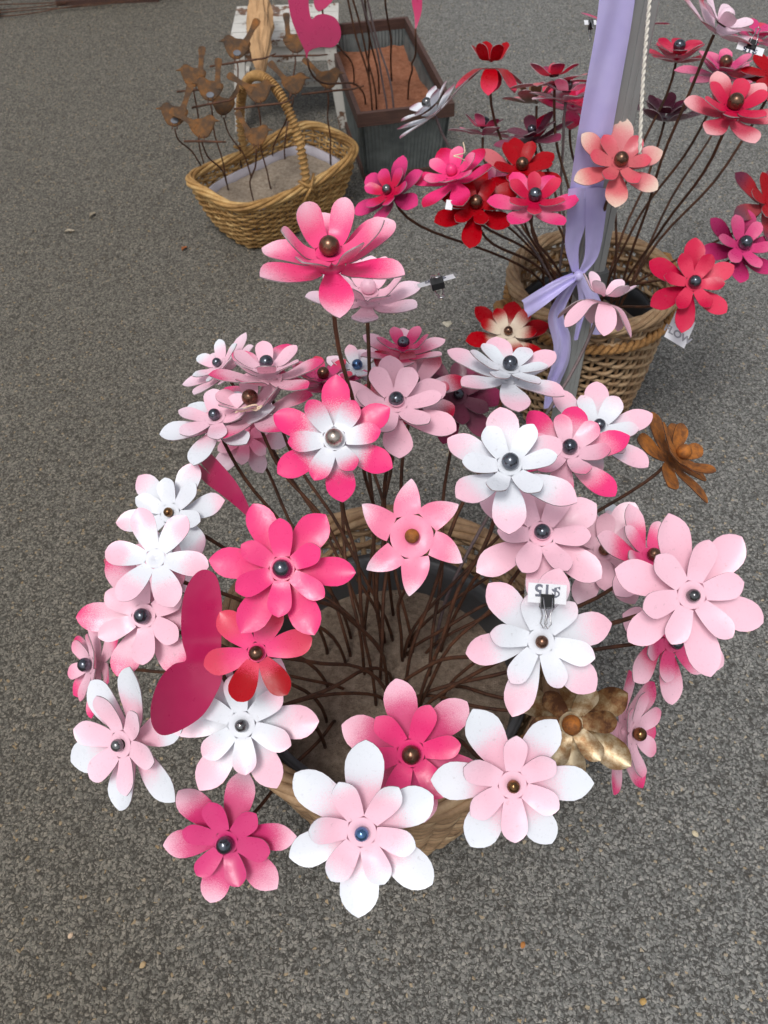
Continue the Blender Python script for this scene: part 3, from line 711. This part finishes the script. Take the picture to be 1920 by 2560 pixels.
def heart_mat(name, c):
    n = NT(name, 0.3, 0, 0.6); v = n.coord(); f = n.noise(v, 20, 3); n.p.inputs['Coat Weight'].default_value = .35; n.p.inputs['Coat Roughness'].default_value = .12
    n.col(n.ramp(f, [(0.3, tuple(q * .9 for q in c[:3]) + (1,)), (0.7, c)])); n.bump(n.noise(v, 16, 2), 0.35, 0.006)
    n.l(n.math('ADD', n.math('MULTIPLY', n.noise(v, 40, 4), 0.3), 0.16), n.p.inputs['Roughness']); return n.m
M_H1 = heart_mat('magenta_gloss', S(186, 30, 88)); M_H2 = heart_mat('plum_gloss', S(172, 32, 84))
def heart(label, pts, df, mat, base, stem_from, sz):
    bp = Vector(base)
    r = empty('heart_stake', bp, label, 'garden stake', 'painted metal hearts on stems')
    sheet('heart_plate', r, bp, pts, df, .0018, mat, M_EDGE)
    p0 = at(*stem_from) + FWD * .002; h = p0.z - bp.z
    rod(r, bp, bez(p0, p0 + Vector((0, 0, -.35 * h)), bp + Vector((.01, 0, .4 * h)), bp, 14), .0029, M_STEM)
d1 = lambda x, y: .935 + .00028 * (x - 465) + .00000055 * (y - 1640)**2 - .0000012 * (x - 480)**2 
heart('big glossy magenta heart standing beside the pale pink magenta tipped flower',
      [(465, 1649), (455, 1600), (453, 1540), (462, 1480), (485, 1438), (512, 1424), (540, 1440), (553, 1490), (555, 1560), (552, 1640), (556, 1690), (540, 1735), (505, 1790), (450, 1826), (405, 1838), (380, 1812), (378, 1760), (398, 1700), (432, 1662)],
      d1, M_H1, (-.10, .56, .275), (552, 1680, .975), .285)
d2 = lambda x, y: 1.16 - .0006 * (x - 550)
heart('folded plum heart seen almost edge on behind the hot pink flower',
      [(526, 1186), (505, 1160), (494, 1135), (499, 1120), (520, 1128), (552, 1160), (590, 1205), (615, 1250), (632, 1296), (628, 1302), (600, 1275), (555, 1238), (515, 1208), (490, 1180), (486, 1164), (500, 1163)],
      d2, M_H2, (-.10, .72, .275), (630, 1298, 1.115), .285)
PS = .16
def pl(x, y): p = Matrix.Rotation(PANG, 3, 'Z') @ Vector((x, y, 0)); return (PL.x + p.x, PL.y + p.y, PS)
dh = lambda d, gx=0: (lambda x, y: d + gx * (x - 780) + .000003 * (y - 70)**2)
heart('large magenta heart planted in the zinc planter, hanging over the stool',
      [(779, 47), (773, 22), (770, -10), (762, -50), (742, -72), (722, -50), (720, -5), (728, 45), (745, 90), (762, 128), (767, 150), (773, 128), (800, 118), (832, 118), (850, 98), (851, 70), (838, 45), (812, 35), (792, 38)],
      dh(2.25, .0006), M_H2, pl(-.09, -.12), (767, 146, 2.25), PS)
heart('plum heart mostly hidden behind the large magenta heart',
      [(790, -30), (785, 10), (798, 28), (822, 12), (835, -10), (828, -50)], dh(2.4), M_H2, pl(-.10, .05), (806, 24, 2.4), PS)
heart('narrow crimson heart seen edge on over the planter',
      [(1031, -60), (1029, 0), (1036, 40), (1038, 72), (1046, 56), (1055, 20), (1053, -40), (1044, -80)], dh(2.3), M_H2, pl(.06, -.1), (1039, 70, 2.3), PS)
for i, (px, py, d, bx, by, g) in enumerate(((838, -40, 2.5, -.08, -.20, 0), (850, -40, 2.55, -.06, -.16, 0), (872, -40, 2.5, -.03, -.05, 0), (905, -40, 2.45, -.05, .02, 0), (950, -40, 2.5, .03, .03, 0), (884, -40, 2.4, -.02, -.27, 1), (874, -40, 2.42, -.035, -.22, 1))):
    b = Vector(pl(bx, by)); t = at(px, py, d)
    r = empty('heart_stake', b, ['rusty stem nearest the stool in the zinc planter', 'second rusty stem from the stool in the zinc planter', 'third rusty stem from the stool in the zinc planter', 'rusty stem bending through the middle of the zinc planter', 'rusty stem standing alone in the far half of the zinc planter', 'grey stem leaning over the near end of the zinc planter', 'thinner grey stem beside the leaning one in the planter'][i], 'garden stake', 'stems standing in the zinc planter')
    rod(r, b, bez(t + Vector((0, 0, .12)), t.lerp(b, .4) + Vector((.012, 0, 0)), b + Vector((0, 0, .15)), b, 12), .0032, M_STEMG if g else M_STEM)
    hp_ = [(math.sin(a)**3 * .06, (13 * math.cos(a) - 5 * math.cos(2 * a) - 2 * math.cos(3 * a) - math.cos(4 * a)) / 17 * .06 + .06) for a in [2 * PI * j / 28 for j in range(28)]]
    v = [t + Vector((x, yy, .12 + z)) - b for yy in (0, .002) for x, z in hp_]
    f = [tuple(range(28)), tuple(range(28, 56))[::-1]] + [(j, (j + 1) % 28 + 0, (j + 1) % 28 + 28, j + 28) for j in range(28)]
    mesh('heart_plate', v, f, M_H2, r, False)

# ------------------------------------------------------------------ rusty birds
M_BIRD = bird_rust(); M_ZSPOT = m_plain('blued_steel', S(74, 76, 82), 0.5, 0.5, 0.2, 40)
def bird(label, x, y, depth, s, face, tail, base, perch=None, spot=False):
    """Dished sheet-metal wren: body, cocked tail, beak, feet on a twig, all on one rod. s is the half length of the body in metres."""
    s *= 1.18; bp = Vector((base[0], base[1], .108)); C = at(x, y, depth)
    r = empty('rusty_bird', bp, label, 'bird ornament', 'rusty metal birds in the handled basket')
    def P(a, b, c=0): return C + RGT * a + UPV * b - FWD * c - bp
    out = catmull([(face * s * 1.06, s * .42), (face * s * .92, s * .80), (face * s * .55, s * .92), (face * s * .12, s * .66), (-face * s * .45, s * .58), (-face * s * .98, s * .36), (-face * s * .92, -s * .1), (-face * s * .55, -s * .62), (-face * s * .05, -s * .92), (face * s * .5, -s * .78), (face * s * .84, -s * .25)], 3)
    n = len(out); v = [P(0, 0, s * .07)]; f = []
    for k in (.5, .85, 1.0):
        for a, b in out: v.append(P(a * k, b * k, s * .07 * (1 - k * k)))
    for j in range(n): f.append((0, 1 + j, 1 + (j + 1) % n))
    for i in range(2):
        for j in range(n):
            a = 1 + i * n + j; b = 1 + i * n + (j + 1) % n; f.append((a, a + n, b + n, b))
    k = len(v); v += [p + FWD * .0016 for p in v]; f += [tuple(k + i for i in reversed(q)) for q in f]
    for j in range(n): a = 1 + 2 * n + j; b = 1 + 2 * n + (j + 1) % n; f.append((a, a + k, b + k, b))
    mesh('body', v, f, M_BIRD, r)
    ta = math.radians(tail); d = (math.cos(ta), math.sin(ta)); pd = (-d[1], d[0]); o = (-face * s * .55, s * .15)
    L = [(-s * .2, .34), (s * .6, .20), (s * 1.3, .20), (s * 1.9, .30), (s * 2.12, .26), (s * 2.2, 0)]
    ol = [(o[0] + d[0] * l + pd[0] * w * s, o[1] + d[1] * l + pd[1] * w * s) for l, w in L] + [(o[0] + d[0] * l - pd[0] * w * s, o[1] + d[1] * l - pd[1] * w * s) for l, w in L[-2::-1]]
    n = len(ol); v = [P(a, b, s * .08) for a, b in ol] + [P(a, b, s * .08 - .0016) for a, b in ol]
    mesh('tail', v, [tuple(range(n)), tuple(range(n, 2 * n))[::-1]] + [(j, j + n, (j + 1) % n + n, (j + 1) % n) for j in range(n)], M_BIRD, r, False)
    bk = [P(face * s * .95, s * .62, .001), P(face * s * 1.45, s * .42, .001), P(face * s * .98, s * .36, .001)]
    mesh('beak', bk + [p + FWD * .003 for p in bk], [(0, 1, 2), (5, 4, 3), (0, 3, 4, 1), (1, 4, 5, 2), (2, 5, 3, 0)], M_BIRD, r, False)
    if spot:
        e = [(math.cos(t) * s * .3, -s * .5 + math.sin(t) * s * .22) for t in [2 * PI * i / 14 for i in range(14)]]
        v = [P(a, b, s * .09) for a, b in e] + [P(a, b, s * .05) for a, b in e]
        mesh('bare_patch', v, [tuple(range(14))] + [(j, (j + 1) % 14, (j + 1) % 14 + 14, j + 14) for j in range(14)], M_ZSPOT, r, False)
    for q in (-.18, .2): MB().tube([P(q * s, -s * .7), P(q * s, -s * 1.15, .002)], .0016, 5).build('foot', M_STEM, r)
    if perch:
        a, b = perch; a *= .8; MB().tube([P(-s * a, -s * 1.25 - .1 * s * b), P(0, -s * 1.15), P(s * a, -s * 1.1 + s * .1 * b), P(s * a * 1.4, -s * 1.0 + s * .2 * b)], [.003, .0035, .0028, .002], 6).build('twig', M_STEM, r)
    p0 = C + UPV * (-s * 1.12)
    rod(r, bp, bez(p0, p0 + Vector((0, 0, -.06)), bp + Vector((rnd.uniform(-.02, .02), 0, .10)), bp, 10), .0024, M_STEM)
def tb(x, y): q = onz(x, y, .118); return (q.x, q.y)
birds = [
 ('rusty bird with tail straight up, uppermost on the asphalt side of the basket', 484, 189, 2.44, .030, -1, 86, (520, 440), (1.7, .5), False),
 ('rusty bird with grey patch and upright tail beside the basket handle', 526, 222, 2.42, .031, -1, 88, (572, 474), (1.8, 2), True),
 ('rusty bird at the outer end of the flock with beak toward the asphalt', 437, 286, 2.38, .031, -1, 72, (520, 442), None, True),
 ('rusty bird leaning low at the near rim of the basket', 504, 316, 2.36, .030, 1, 150, (571, 474), (1.7, -1), False),
 ('large rusty bird with grey patch perched before the paper parcel', 593, 117, 2.60, .034, -1, 62, (605, 424), (2.6, 2.4), True),
 ('dark oval rusty bird under the large magenta heart', 738, 104, 2.66, .032, 1, 95, (712, 395), (2.4, -.3), False),
 ('rusty bird with tail cocked back above the near end of the handle', 733, 208, 2.56, .030, 1, 132, (681, 399), None, False),
 ('rusty bird nearest the zinc planter on a long twig', 819, 195, 2.54, .029, 1, 135, (826, 405), (2.8, 1.6), False),
 ('rusty bird in the arch of the basket handle', 645, 228, 2.40, .030, 1, 148, (678, 473), (2.4, 1.6), False),
 ('small half hidden rusty bird behind the handle wrap', 559, 262, 2.52, .028, -1, 60, (629, 445), None, False),
 ('lowest rusty bird diving toward the pale sand', 640, 338, 2.40, .028, 1, 120, (634, 500), None, False)]
for lb, x, y, d, s, fc, tl, bs, pr, sp in birds: bird(lb, x, y, d, s, fc, tl, tb(*bs), pr, sp)

# ------------------------------------------------------------------ kraft paper parcel
def parcel():
    n = NT('kraft_paper', 0.8); v = n.coord(); n.col(n.ramp(n.noise(v, 12, 4), [(0.3, S(160, 122, 84)), (0.7, S(192, 154, 112))])); n.bump(n.noise(v, 34, 3), 0.5, 0.006)
    top = at(645, -60, 2.86); bot = at(652, 186, 2.72); axd = (bot - top).normalized(); e1 = axd.orthogonal().normalized(); e2 = axd.cross(e1); m = 22; v = []; f = []
    R = [.012, .02, .03, .036, .040, .038, .032, .022, .010]
    rr = random.Random(3)
    for i, r in enumerate(R):
        c = top.lerp(bot, i / (len(R) - 1))
        for j in range(m):
            a = 2 * PI * j / m; k = r * (1 + .12 * math.sin(4 * a + i * 1.7) + rr.uniform(-.2, .2)); v.append(c + e1 * (math.cos(a) * k) + e2 * (math.sin(a) * k) - bot)
    for i in range(len(R) - 1):
        for j in range(m): f.append((i * m + j, i * m + (j + 1) % m, (i + 1) * m + (j + 1) % m, (i + 1) * m + j))
    f.append(tuple((len(R) - 1) * m + j for j in range(m)))
    r = empty('paper_parcel', bot, 'crumpled brown paper parcel leaning on the white stool', 'parcel')
    mesh('wrapping', v, f, n.m, r, False)
    t = []
    for i in range(20):
        a = 2 * PI * i / 20; t.append(top.lerp(bot, .22) + (e1 * math.cos(a) + e2 * math.sin(a)) * .029)
    MB().tube(t, .0035, 5, closed=True).build('string', paint('P>P'), r, org=bot)
parcel()

# ------------------------------------------------------------------ twigs by the far planter
def twig_bundle():
    b = Vector((-1.62, 4.28, 0)); r = empty('twig_bundle', b, 'bundle of thin brown twigs lying in front of the far planter', 'twigs')
    rr = random.Random(5)
    for i in range(6):
        y = -.10 + .05 * i; z = .006 + .01 * rr.random()
        c = [Vector((-.2 + .25 * k, y * (1 - .12 * k) + .035 * k + rr.uniform(-.035, .035), z + rr.uniform(0, .012))) for k in range(6)]
        MB().tube([Vector(p) for p in catmull([tuple(q) for q in c], 5, closed=False)], .0024, 5).build('twig', M_STEM, r)
twig_bundle()
def urn():
    b = Vector((-1.70, 4.25, 0)); r = empty('rusty_ornament', b, 'rusty scrollwork ornament cut by the picture corner', 'ornament')
    for k in range(7):
        a = k * .9; pts = [Vector((.05 * math.cos(t + a) * (1 - t / 9), .05 * math.sin(t + a) * (1 - t / 9), .02 + .018 * t)) for t in [i * .5 for i in range(14)]]
        MB().tube(pts, .006, 6).build('scroll', rust_mat(), r)
    MB().tube([Vector((0, 0, 0)), Vector((0, 0, .2))], .012, 8).build('post', rust_mat(), r)
urn()

# ------------------------------------------------------------------ gazebo pole, ribbon, cord
M_ALU = m_plain('grey_powdercoat', S(168, 170, 168), 0.45, 0.35, 0.06, 8)
M_ALUD = m_plain('dark_grey_plastic', S(86, 88, 88), 0.5, 0, 0.1, 12)
PO = Vector((.417, 1.432, 0))
def pole():
    r = empty('gazebo_pole', PO, 'grey metal gazebo pole wrapped with lilac ribbon', 'pole'); r.rotation_euler = (0, 0, math.radians(14))
    def prism(w, z0, z1, name, mat, groove=True):
        h = w / 2; o = []
        g = w * .12
        for sx, sy in ((1, -1), (1, 1), (-1, 1), (-1, -1)):
            nxt = {(1, -1): (1, 1), (1, 1): (-1, 1), (-1, 1): (-1, -1), (-1, -1): (1, -1)}[(sx, sy)]
            for t, ins in ((.08, 0), (.30, 0), (.32, 1), (.40, 1), (.42, 0), (.58, 0), (.60, 1), (.68, 1), (.70, 0), (.92, 0)):
                x = sx + (nxt[0] - sx) * t; y = sy + (nxt[1] - sy) * t; nx, ny = (sx + nxt[0]) / 2, (sy + nxt[1]) / 2
                o.append((x * h - nx * g * .35 * ins * groove, y * h - ny * g * .35 * ins * groove))
        n = len(o); v = [(x, y, z) for z in (z0, z1) for x, y in o]
        mesh(name, v, [tuple(range(n))[::-1], tuple(range(n, 2 * n))] + [(j, (j + 1) % n, (j + 1) % n + n, j + n) for j in range(n)], mat, r, False)
    prism(.036, .006, .60, 'inner_leg', M_ALU); prism(.046, .5, 2.3, 'outer_leg', M_ALU)
    prism(.060, .462, .515, 'slider_collar', M_ALUD, False)
    MB().box((-.05, -.05, 0), (.05, .05, .006)).build('foot_plate', M_ALUD, r, False)
    for z in (.70, .86, 1.02): MB().tube([Vector((.0228, .002, z)), Vector((.0242, .002, z))], .006, 12).build('hole_plug', M_ALUD, r, False)
pole()
def satin():
    n = NT('lilac_satin', 0.38, 0, 0.6); v = n.coord(); n.col(n.ramp(n.noise(v, 10, 3), [(0.3, S(176, 166, 222)), (0.7, S(200, 192, 238))]))
    n.p.inputs['Sheen Weight'].default_value = .4; n.bump(n.noise(n.coord((30, 30, 900)), 1.0, 2), 0.08, 0.001); return n.m
M_SAT = satin()
def strip(parent, org, name, ctl, fold=.004, nf=1.5, m=10):
    """Ribbon along (x, y, distance, width in picture units, tilt of the width in degrees)."""
    c = catmull(ctl, 8, closed=False); v = []; f = []; W = m + 1
    for i, (x, y, d, w, a) in enumerate(c):
        p = at(x, y, d); ca, sa = math.cos(math.radians(a)), math.sin(math.radians(a)); wm = w * d / FPX
        for j in range(W):
            q = j / m - .5
            v.append(p + (RGT * ca + UPV * sa) * (q * wm) - FWD * (fold * math.cos(nf * 2 * PI * q + i * .12)) - org)
    for i in range(len(c) - 1):
        for j in range(m): a = i * W + j; f.append((a, a + 1, a + W + 1, a + W))
    k = len(v); v += [p + FWD * .0006 for p in v]; f += [tuple(k + t for t in reversed(q)) for q in f]
    mesh(name, v, f, M_SAT, parent)
def ribbon():
    o = at(1440, 690, 1.66); r = empty('satin_ribbon', o, 'lilac satin ribbon draped down the grey pole and tied in a knot', 'ribbon')
    def pd(y):                                             # just in front of the pole at that height of the picture
        lo, hi = -.2, 2.0
        for _ in range(40):
            z = (lo + hi) / 2; d = Vector((PO.x, PO.y, z)) - CAM
            if 1280 - FPX * d.dot(UPV) / d.dot(FWD) > y: lo = z
            else: hi = z
        return (Vector((PO.x, PO.y, lo)) - CAM).dot(FWD) - .040
    strip(r, o, 'long_band', [(1600, -260, pd(-260), 92, 0), (1572, -140, pd(-140), 90, 0), (1547, -30, pd(-30), 88, 0), (1531, 80, pd(80), 86, 0), (1510, 200, pd(200), 88, 0), (1488, 330, pd(330), 88, 0), (1470, 450, pd(450), 84, 0), (1462, 500, pd(500), 78, 0)], .005, 1.3, 14)
    strip(r, o, 'hanging_band', [(1448, 470, pd(470) - .004, 52, 0), (1440, 560, pd(560) - .004, 48, 0), (1430, 620, pd(620), 34, 0), (1438, 680, pd(680), 18, 0)], .003, 1.0)
    strip(r, o, 'hanging_band', [(1494, 470, pd(470) - .007, 56, 0), (1488, 560, pd(560) - .007, 48, 0), (1478, 640, pd(640) - .007, 34, 0), (1452, 684, pd(684) - .006, 18, 0)], .003, 1.0)
    vv, ff, _ = sphere(at(1446, 690, pd(690) - .01), .010, 12, 8); mesh('knot', [p - o for p in vv], ff, M_SAT, r)
    strip(r, o, 'ribbon_tail', [(1440, 688, pd(690) - .012, 20, -40), (1400, 712, pd(700) - .02, 34, -60), (1352, 745, pd(720) - .02, 44, -68), (1312, 772, pd(740), 46, -70)], .006, 1.6)
    strip(r, o, 'ribbon_tail', [(1440, 695, pd(690) - .012, 20, 0), (1412, 735, pd(735) - .012, 40, 20), (1390, 790, pd(790) - .014, 36, 5), (1406, 850, pd(850) - .014, 46, 25), (1402, 905, pd(905) - .014, 46, 12), (1382, 960, pd(960) - .014, 34, -6), (1372, 1020, pd(1020) - .014, 30, 8)], .008, 1.7)
    strip(r, o, 'ribbon_tail', [(1450, 694, pd(690) - .014, 20, 0), (1462, 745, pd(745) - .012, 30, -5), (1450, 800, pd(800) - .012, 16, 10), (1438, 850, pd(850) - .012, 10, 0)], .004, 1.0)
    strip(r, o, 'ribbon_tail', [(1456, 692, pd(690) - .012, 20, 20), (1484, 750, pd(740) - .010, 34, 30), (1494, 800, pd(790) - .005, 34, 5), (1490, 836, pd(830) - .004, 32, 0)], .004, 1.0)
ribbon()
def cord():
    top = at(1650, -240, 1.20); o = at(1600, 385, 1.36); r = empty('hanging_cord', o, 'white twisted cord hanging in front of the coral flower', 'cord')
    mid = at(1604, 180, 1.30)
    P = bez(top, top.lerp(mid, .6), mid, o, 90)
    for s in (0, PI):
        pts = []
        for i, p in enumerate(P): a = s + i * 1.15; pts.append(p + RGT * (math.cos(a) * .0016) - FWD * (math.sin(a) * .0016) - o)
        MB().tube(pts, .0019, 6).build('cord_strand', m_plain('white_cord', S(214, 208, 196), 0.8, 0, 0.1, 200), r)
cord()

# ------------------------------------------------------------------ price cards and clips
M_CARD = m_plain('white_card', S(228, 228, 232), 0.35, 0, 0.02, 10); M_INK = m_plain('navy_ink', S(38, 46, 74), 0.6, 0, 0.05, 10)
M_BLACK = m_plain('black_enamel', S(22, 22, 24), 0.35, 0.2, 0.2, 60); M_WIRE = m_plain('bright_wire', S(170, 170, 172), 0.25, 0.9, 0.1, 60)
def sleeve_mat():
    n = NT('clear_sleeve', 0.12); n.p.inputs['Base Color'].default_value = (.9, .9, .93, 1); n.p.inputs['Alpha'].default_value = .07; return n.m
M_SLEEVE = sleeve_mat(); M_INKG = m_plain('grey_ink', S(150, 150, 156), 0.6, 0, 0.05, 10)
def text_mesh(name, s, size, M4, mat, parent, org):
    cu = bpy.data.curves.new(name, 'FONT'); cu.body = s; cu.size = size; cu.align_x = 'CENTER'; cu.align_y = 'CENTER'; cu.extrude = .0001; cu.offset = .0006 * size / .02
    t = bpy.data.objects.new(name, cu); col.objects.link(t); bpy.context.view_layer.update()
    me = bpy.data.meshes.new_from_object(t.evaluated_get(bpy.context.evaluated_depsgraph_get()))
    bpy.data.objects.remove(t)
    me.transform(Matrix.Translation(-org) @ M4); me.materials.clear(); me.materials.append(mat)
    return link(bpy.data.objects.new(name, me), parent)
def card(label, x, y, d, w, h, n, ang, text, mat=M_CARD, ink=M_INK, clip=True, sleeve=True, tsize=.55, clipside=-1, lines=None):
    """Card centred on the picture point; ang turns its top edge away from picture-up, n is the way it faces."""
    nn = imgdir(*n); C = at(x, y, d)
    u0 = RGT * -math.sin(math.radians(ang)) + UPV * math.cos(math.radians(ang)); tv = -FWD
    ey = u0 - tv * (u0.dot(nn) / nn.dot(tv)); ey.normalize(); ex = ey.cross(nn)
    M4 = Matrix(((ex.x, ey.x, nn.x, C.x), (ex.y, ey.y, nn.y, C.y), (ex.z, ey.z, nn.z, C.z), (0, 0, 0, 1)))
    r = empty('price_card', C, label, 'price card', 'price cards clipped to the flowers')
    def put(mb, name, mat, sm=False):
        mb.v = [M4 @ p - C for p in mb.v]; return mb.build(name, mat, r, sm)
    pap = put(MB().box((-w / 2, -h / 2, -.0004), (w / 2, h / 2, 0)), 'paper', mat)
    if sleeve: put(MB().box((-w / 2 - .004, -h / 2 - .004, .0006), (w / 2 + .004, h / 2 + .003, .0009)), 'plastic_sleeve', M_SLEEVE)
    for i, ln in enumerate(lines or [text]):
        if not ln: continue
        yy = 0 if not lines else h * (.22 - .42 * i)
        text_mesh('lettering', ln, h * tsize, M4 @ Matrix.Translation((0, yy + (h * .17 * -clipside if clip and not lines else 0), .0003)), ink, pap, C)
    if clip:
        s = clipside; y0 = s * h / 2; k = w * .17
        mb = MB(); prof = [(y0 - s * .010, .0035), (y0 + s * .004, .0075), (y0 + s * .006, 0), (y0 + s * .004, -.0075), (y0 - s * .010, -.0035)]
        v = [Vector((xx, py, pz)) for xx in (-k, k) for py, pz in prof]; nn_ = len(prof)
        mb.add(v, [tuple(range(nn_)), tuple(range(nn_, 2 * nn_))[::-1]] + [(j, j + nn_, (j + 1) % nn_ + nn_, (j + 1) % nn_) for j in range(nn_)])
        cb = put(mb, 'binder_clip', M_BLACK)
        for sg in (1, -1):
            loop = [(-k * .7, y0 - s * .006, .006), (-k * .55, y0 + s * .006, .011), (-k * .25, y0 + s * .014, .012), (-k * .5, y0 + s * .022, .012), (0, y0 + s * .027, .012), (k * .5, y0 + s * .022, .012), (k * .25, y0 + s * .014, .012), (k * .55, y0 + s * .006, .011), (k * .7, y0 - s * .006, .006)]
            if sg < 0: loop = [(a, b, -c) for a, b, c in loop]
            m2 = MB().tube([Vector(p) for p in loop], .0009, 5); m2.v = [M4 @ p - C for p in m2.v]; m2.build('wire_handle', M_WIRE, cb)
    return r
card('upside down fifteen dollar card in clear sleeve, between the pale pink and white flowers', 1368, 1484, .94, .042, .0215, (0, .1), 176, '$15', tsize=.86, clipside=1)
card('price card seen almost edge on, clipped to the flower under the tallest one', 1090, 702, 1.03, .045, .022, (-.25, .86), 8, '$15', clipside=-1, tsize=.8)
card('price card hanging upside down under the raffia tied flower', 552, 1078, 1.19, .036, .022, (0, .25), 172, '15', ink=m_plain('green_ink', S(70, 120, 120), 0.6, 0, 0.05, 10), clip=False, sleeve=False, tsize=.8)
card('price card clipped to the white hearted flower above the red ones', 1876, 122, 1.36, .042, .0165, (0, .35), 156, '$15', clipside=-1, tsize=.9, sleeve=False)
card('small white card clipped to the flower behind the ribbon', 1476, 56, 1.56, .022, .012, (0, .4), 0, '', sleeve=False)
card('white paper label on the back pot with faded capital letters', 1700, 824, 1.60, .044, .060, (.2, .2), -28, '', ink=M_INKG, clip=False, sleeve=False, tsize=.34, lines=['DO', 'FLOW'])
card('small blank label under the hot pink flower with string', 1123, 512, 1.52, .012, .020, (0, .3), -10, '', clip=False, sleeve=False)

# raffia twist and string on two flowers
def twist(label, pts, rad, mat):
    o = at(*pts[0]); r = empty('raffia_twist', o, label, 'string')
    MB().tube([at(*p) - o for p in catmull(pts, 5, closed=False)], rad, 5).build('strand', mat, r)
M_RAF = m_plain('raffia', S(222, 200, 172), 0.7, 0, 0.15, 150)
twist('raffia twist tied round a petal of the rose tipped flower', [(588, 1032, 1.155), (615, 1018, 1.15), (640, 1012, 1.15), (642, 1026, 1.15), (620, 1022, 1.15), (600, 1030, 1.155), (645, 1018, 1.15), (655, 1014, 1.15), (646, 1024, 1.15)], .0012, M_RAF)
twist('thin pale string looped on the hot pink flower', [(1163, 402, 1.5), (1148, 394, 1.49), (1134, 390, 1.49), (1150, 386, 1.49), (1162, 380, 1.5), (1158, 356, 1.51)], .0011, M_RAF)

# ------------------------------------------------------------------ litter on the asphalt
def litter():
    rr = random.Random(11); mats = [m_plain('dry_leaf', S(150, 104, 62), 0.8, 0, 0.3, 60), m_plain('pale_chip', S(176, 168, 150), 0.8, 0, 0.3, 80)]
    b = MB(); spots = [(1118, 808)]
    # flattened chewing gum spot
    v = [onz(1118, 808, .003)]; c = v[0].copy(); m = 14
    for k, z in ((.55, .003), (1, .0005)):
        for j in range(m):
            a = 2 * PI * j / m; r = .013 * k * (1 + .25 * math.sin(3 * a) + rr.uniform(-.15, .15)); v.append(c + Vector((math.cos(a) * r, math.sin(a) * r, z - .003)))
    f = [(0, 1 + j, 1 + (j + 1) % m) for j in range(m)] + [(1 + j, 1 + m + j, 1 + m + (j + 1) % m, 1 + (j + 1) % m) for j in range(m)]
    tag(mesh('gum_spot', v, f, mats[1], org=c), 'pale flattened gum spot on the asphalt between the two pots', 'litter').location = c
litter()
def pebble(label, x, y, r, c):
    rr = random.Random(int(x)); o = onz(x, y, r * .35); v, f, _ = sphere(Vector((0, 0, 0)), r, 9, 6)
    v = [Vector((p.x * rr.uniform(.85, 1.15), p.y * rr.uniform(.65, .85), p.z * .6)) for p in v]
    ob = mesh('pebble', v, f, m_plain('pebble_stone', c, 0.8, 0, 0.2, 200), None, False); ob.location = o; ob.rotation_euler = (0, 0, rr.random() * 6)
    tag(ob, label, 'pebble', 'loose pebbles on the asphalt')
pebble('pale loose pebble on the asphalt below the white edge flower', 176, 2339, .0052, S(206, 178, 150))
pebble('ochre loose pebble at the bottom of the picture', 1608, 2504, .0062, S(180, 146, 88))
pebble('rusty orange pebble on the asphalt below the front white flowers', 1307, 2362, .0055, S(176, 116, 60))
pebble('cream pebble on the open asphalt beyond the sideways pink flower', 1738, 2084, .0060, S(200, 186, 156))
pebble('sandy pebble near the bottom under the magenta hearted flower', 357, 2412, .0058, S(176, 150, 112))
def leaf(label, x, y, L, ang, c):
    o = onz(x, y, .002); v = []; f = []
    for i in range(7):
        t = i / 6; w = L * .24 * math.sin(PI * min(1, t * .94 + .03))
        for q in (-1, 0, 1): v.append(((t - .5) * L, q * w, .002 + .004 * abs(q) + .003 * math.sin(t * 5)))
    for i in range(6):
        for j in range(2): a = i * 3 + j; f.append((a, a + 3, a + 4, a + 1))
    k = len(v); v += [(a, b, z - .0006) for a, b, z in v]; f += [tuple(k + t for t in reversed(q)) for q in f]
    ob = mesh('dry_leaf', v, f, m_plain('dry_leaf', c, 0.8, 0, 0.25, 120)); ob.location = o; ob.rotation_euler = (0, 0, ang)
    tag(ob, label, 'leaf', 'dry leaves on the asphalt')
leaf('small orange dry leaf on the asphalt in front of the handled basket', 461, 623, .028, 1.2, S(158, 92, 46))
leaf('pale dry leaf scrap on the asphalt nearest the picture edge', 175, 580, .030, .4, S(168, 156, 136))
leaf('straw coloured dry scrap on the asphalt by the basket corner', 232, 538, .034, 1.3, S(150, 138, 118))
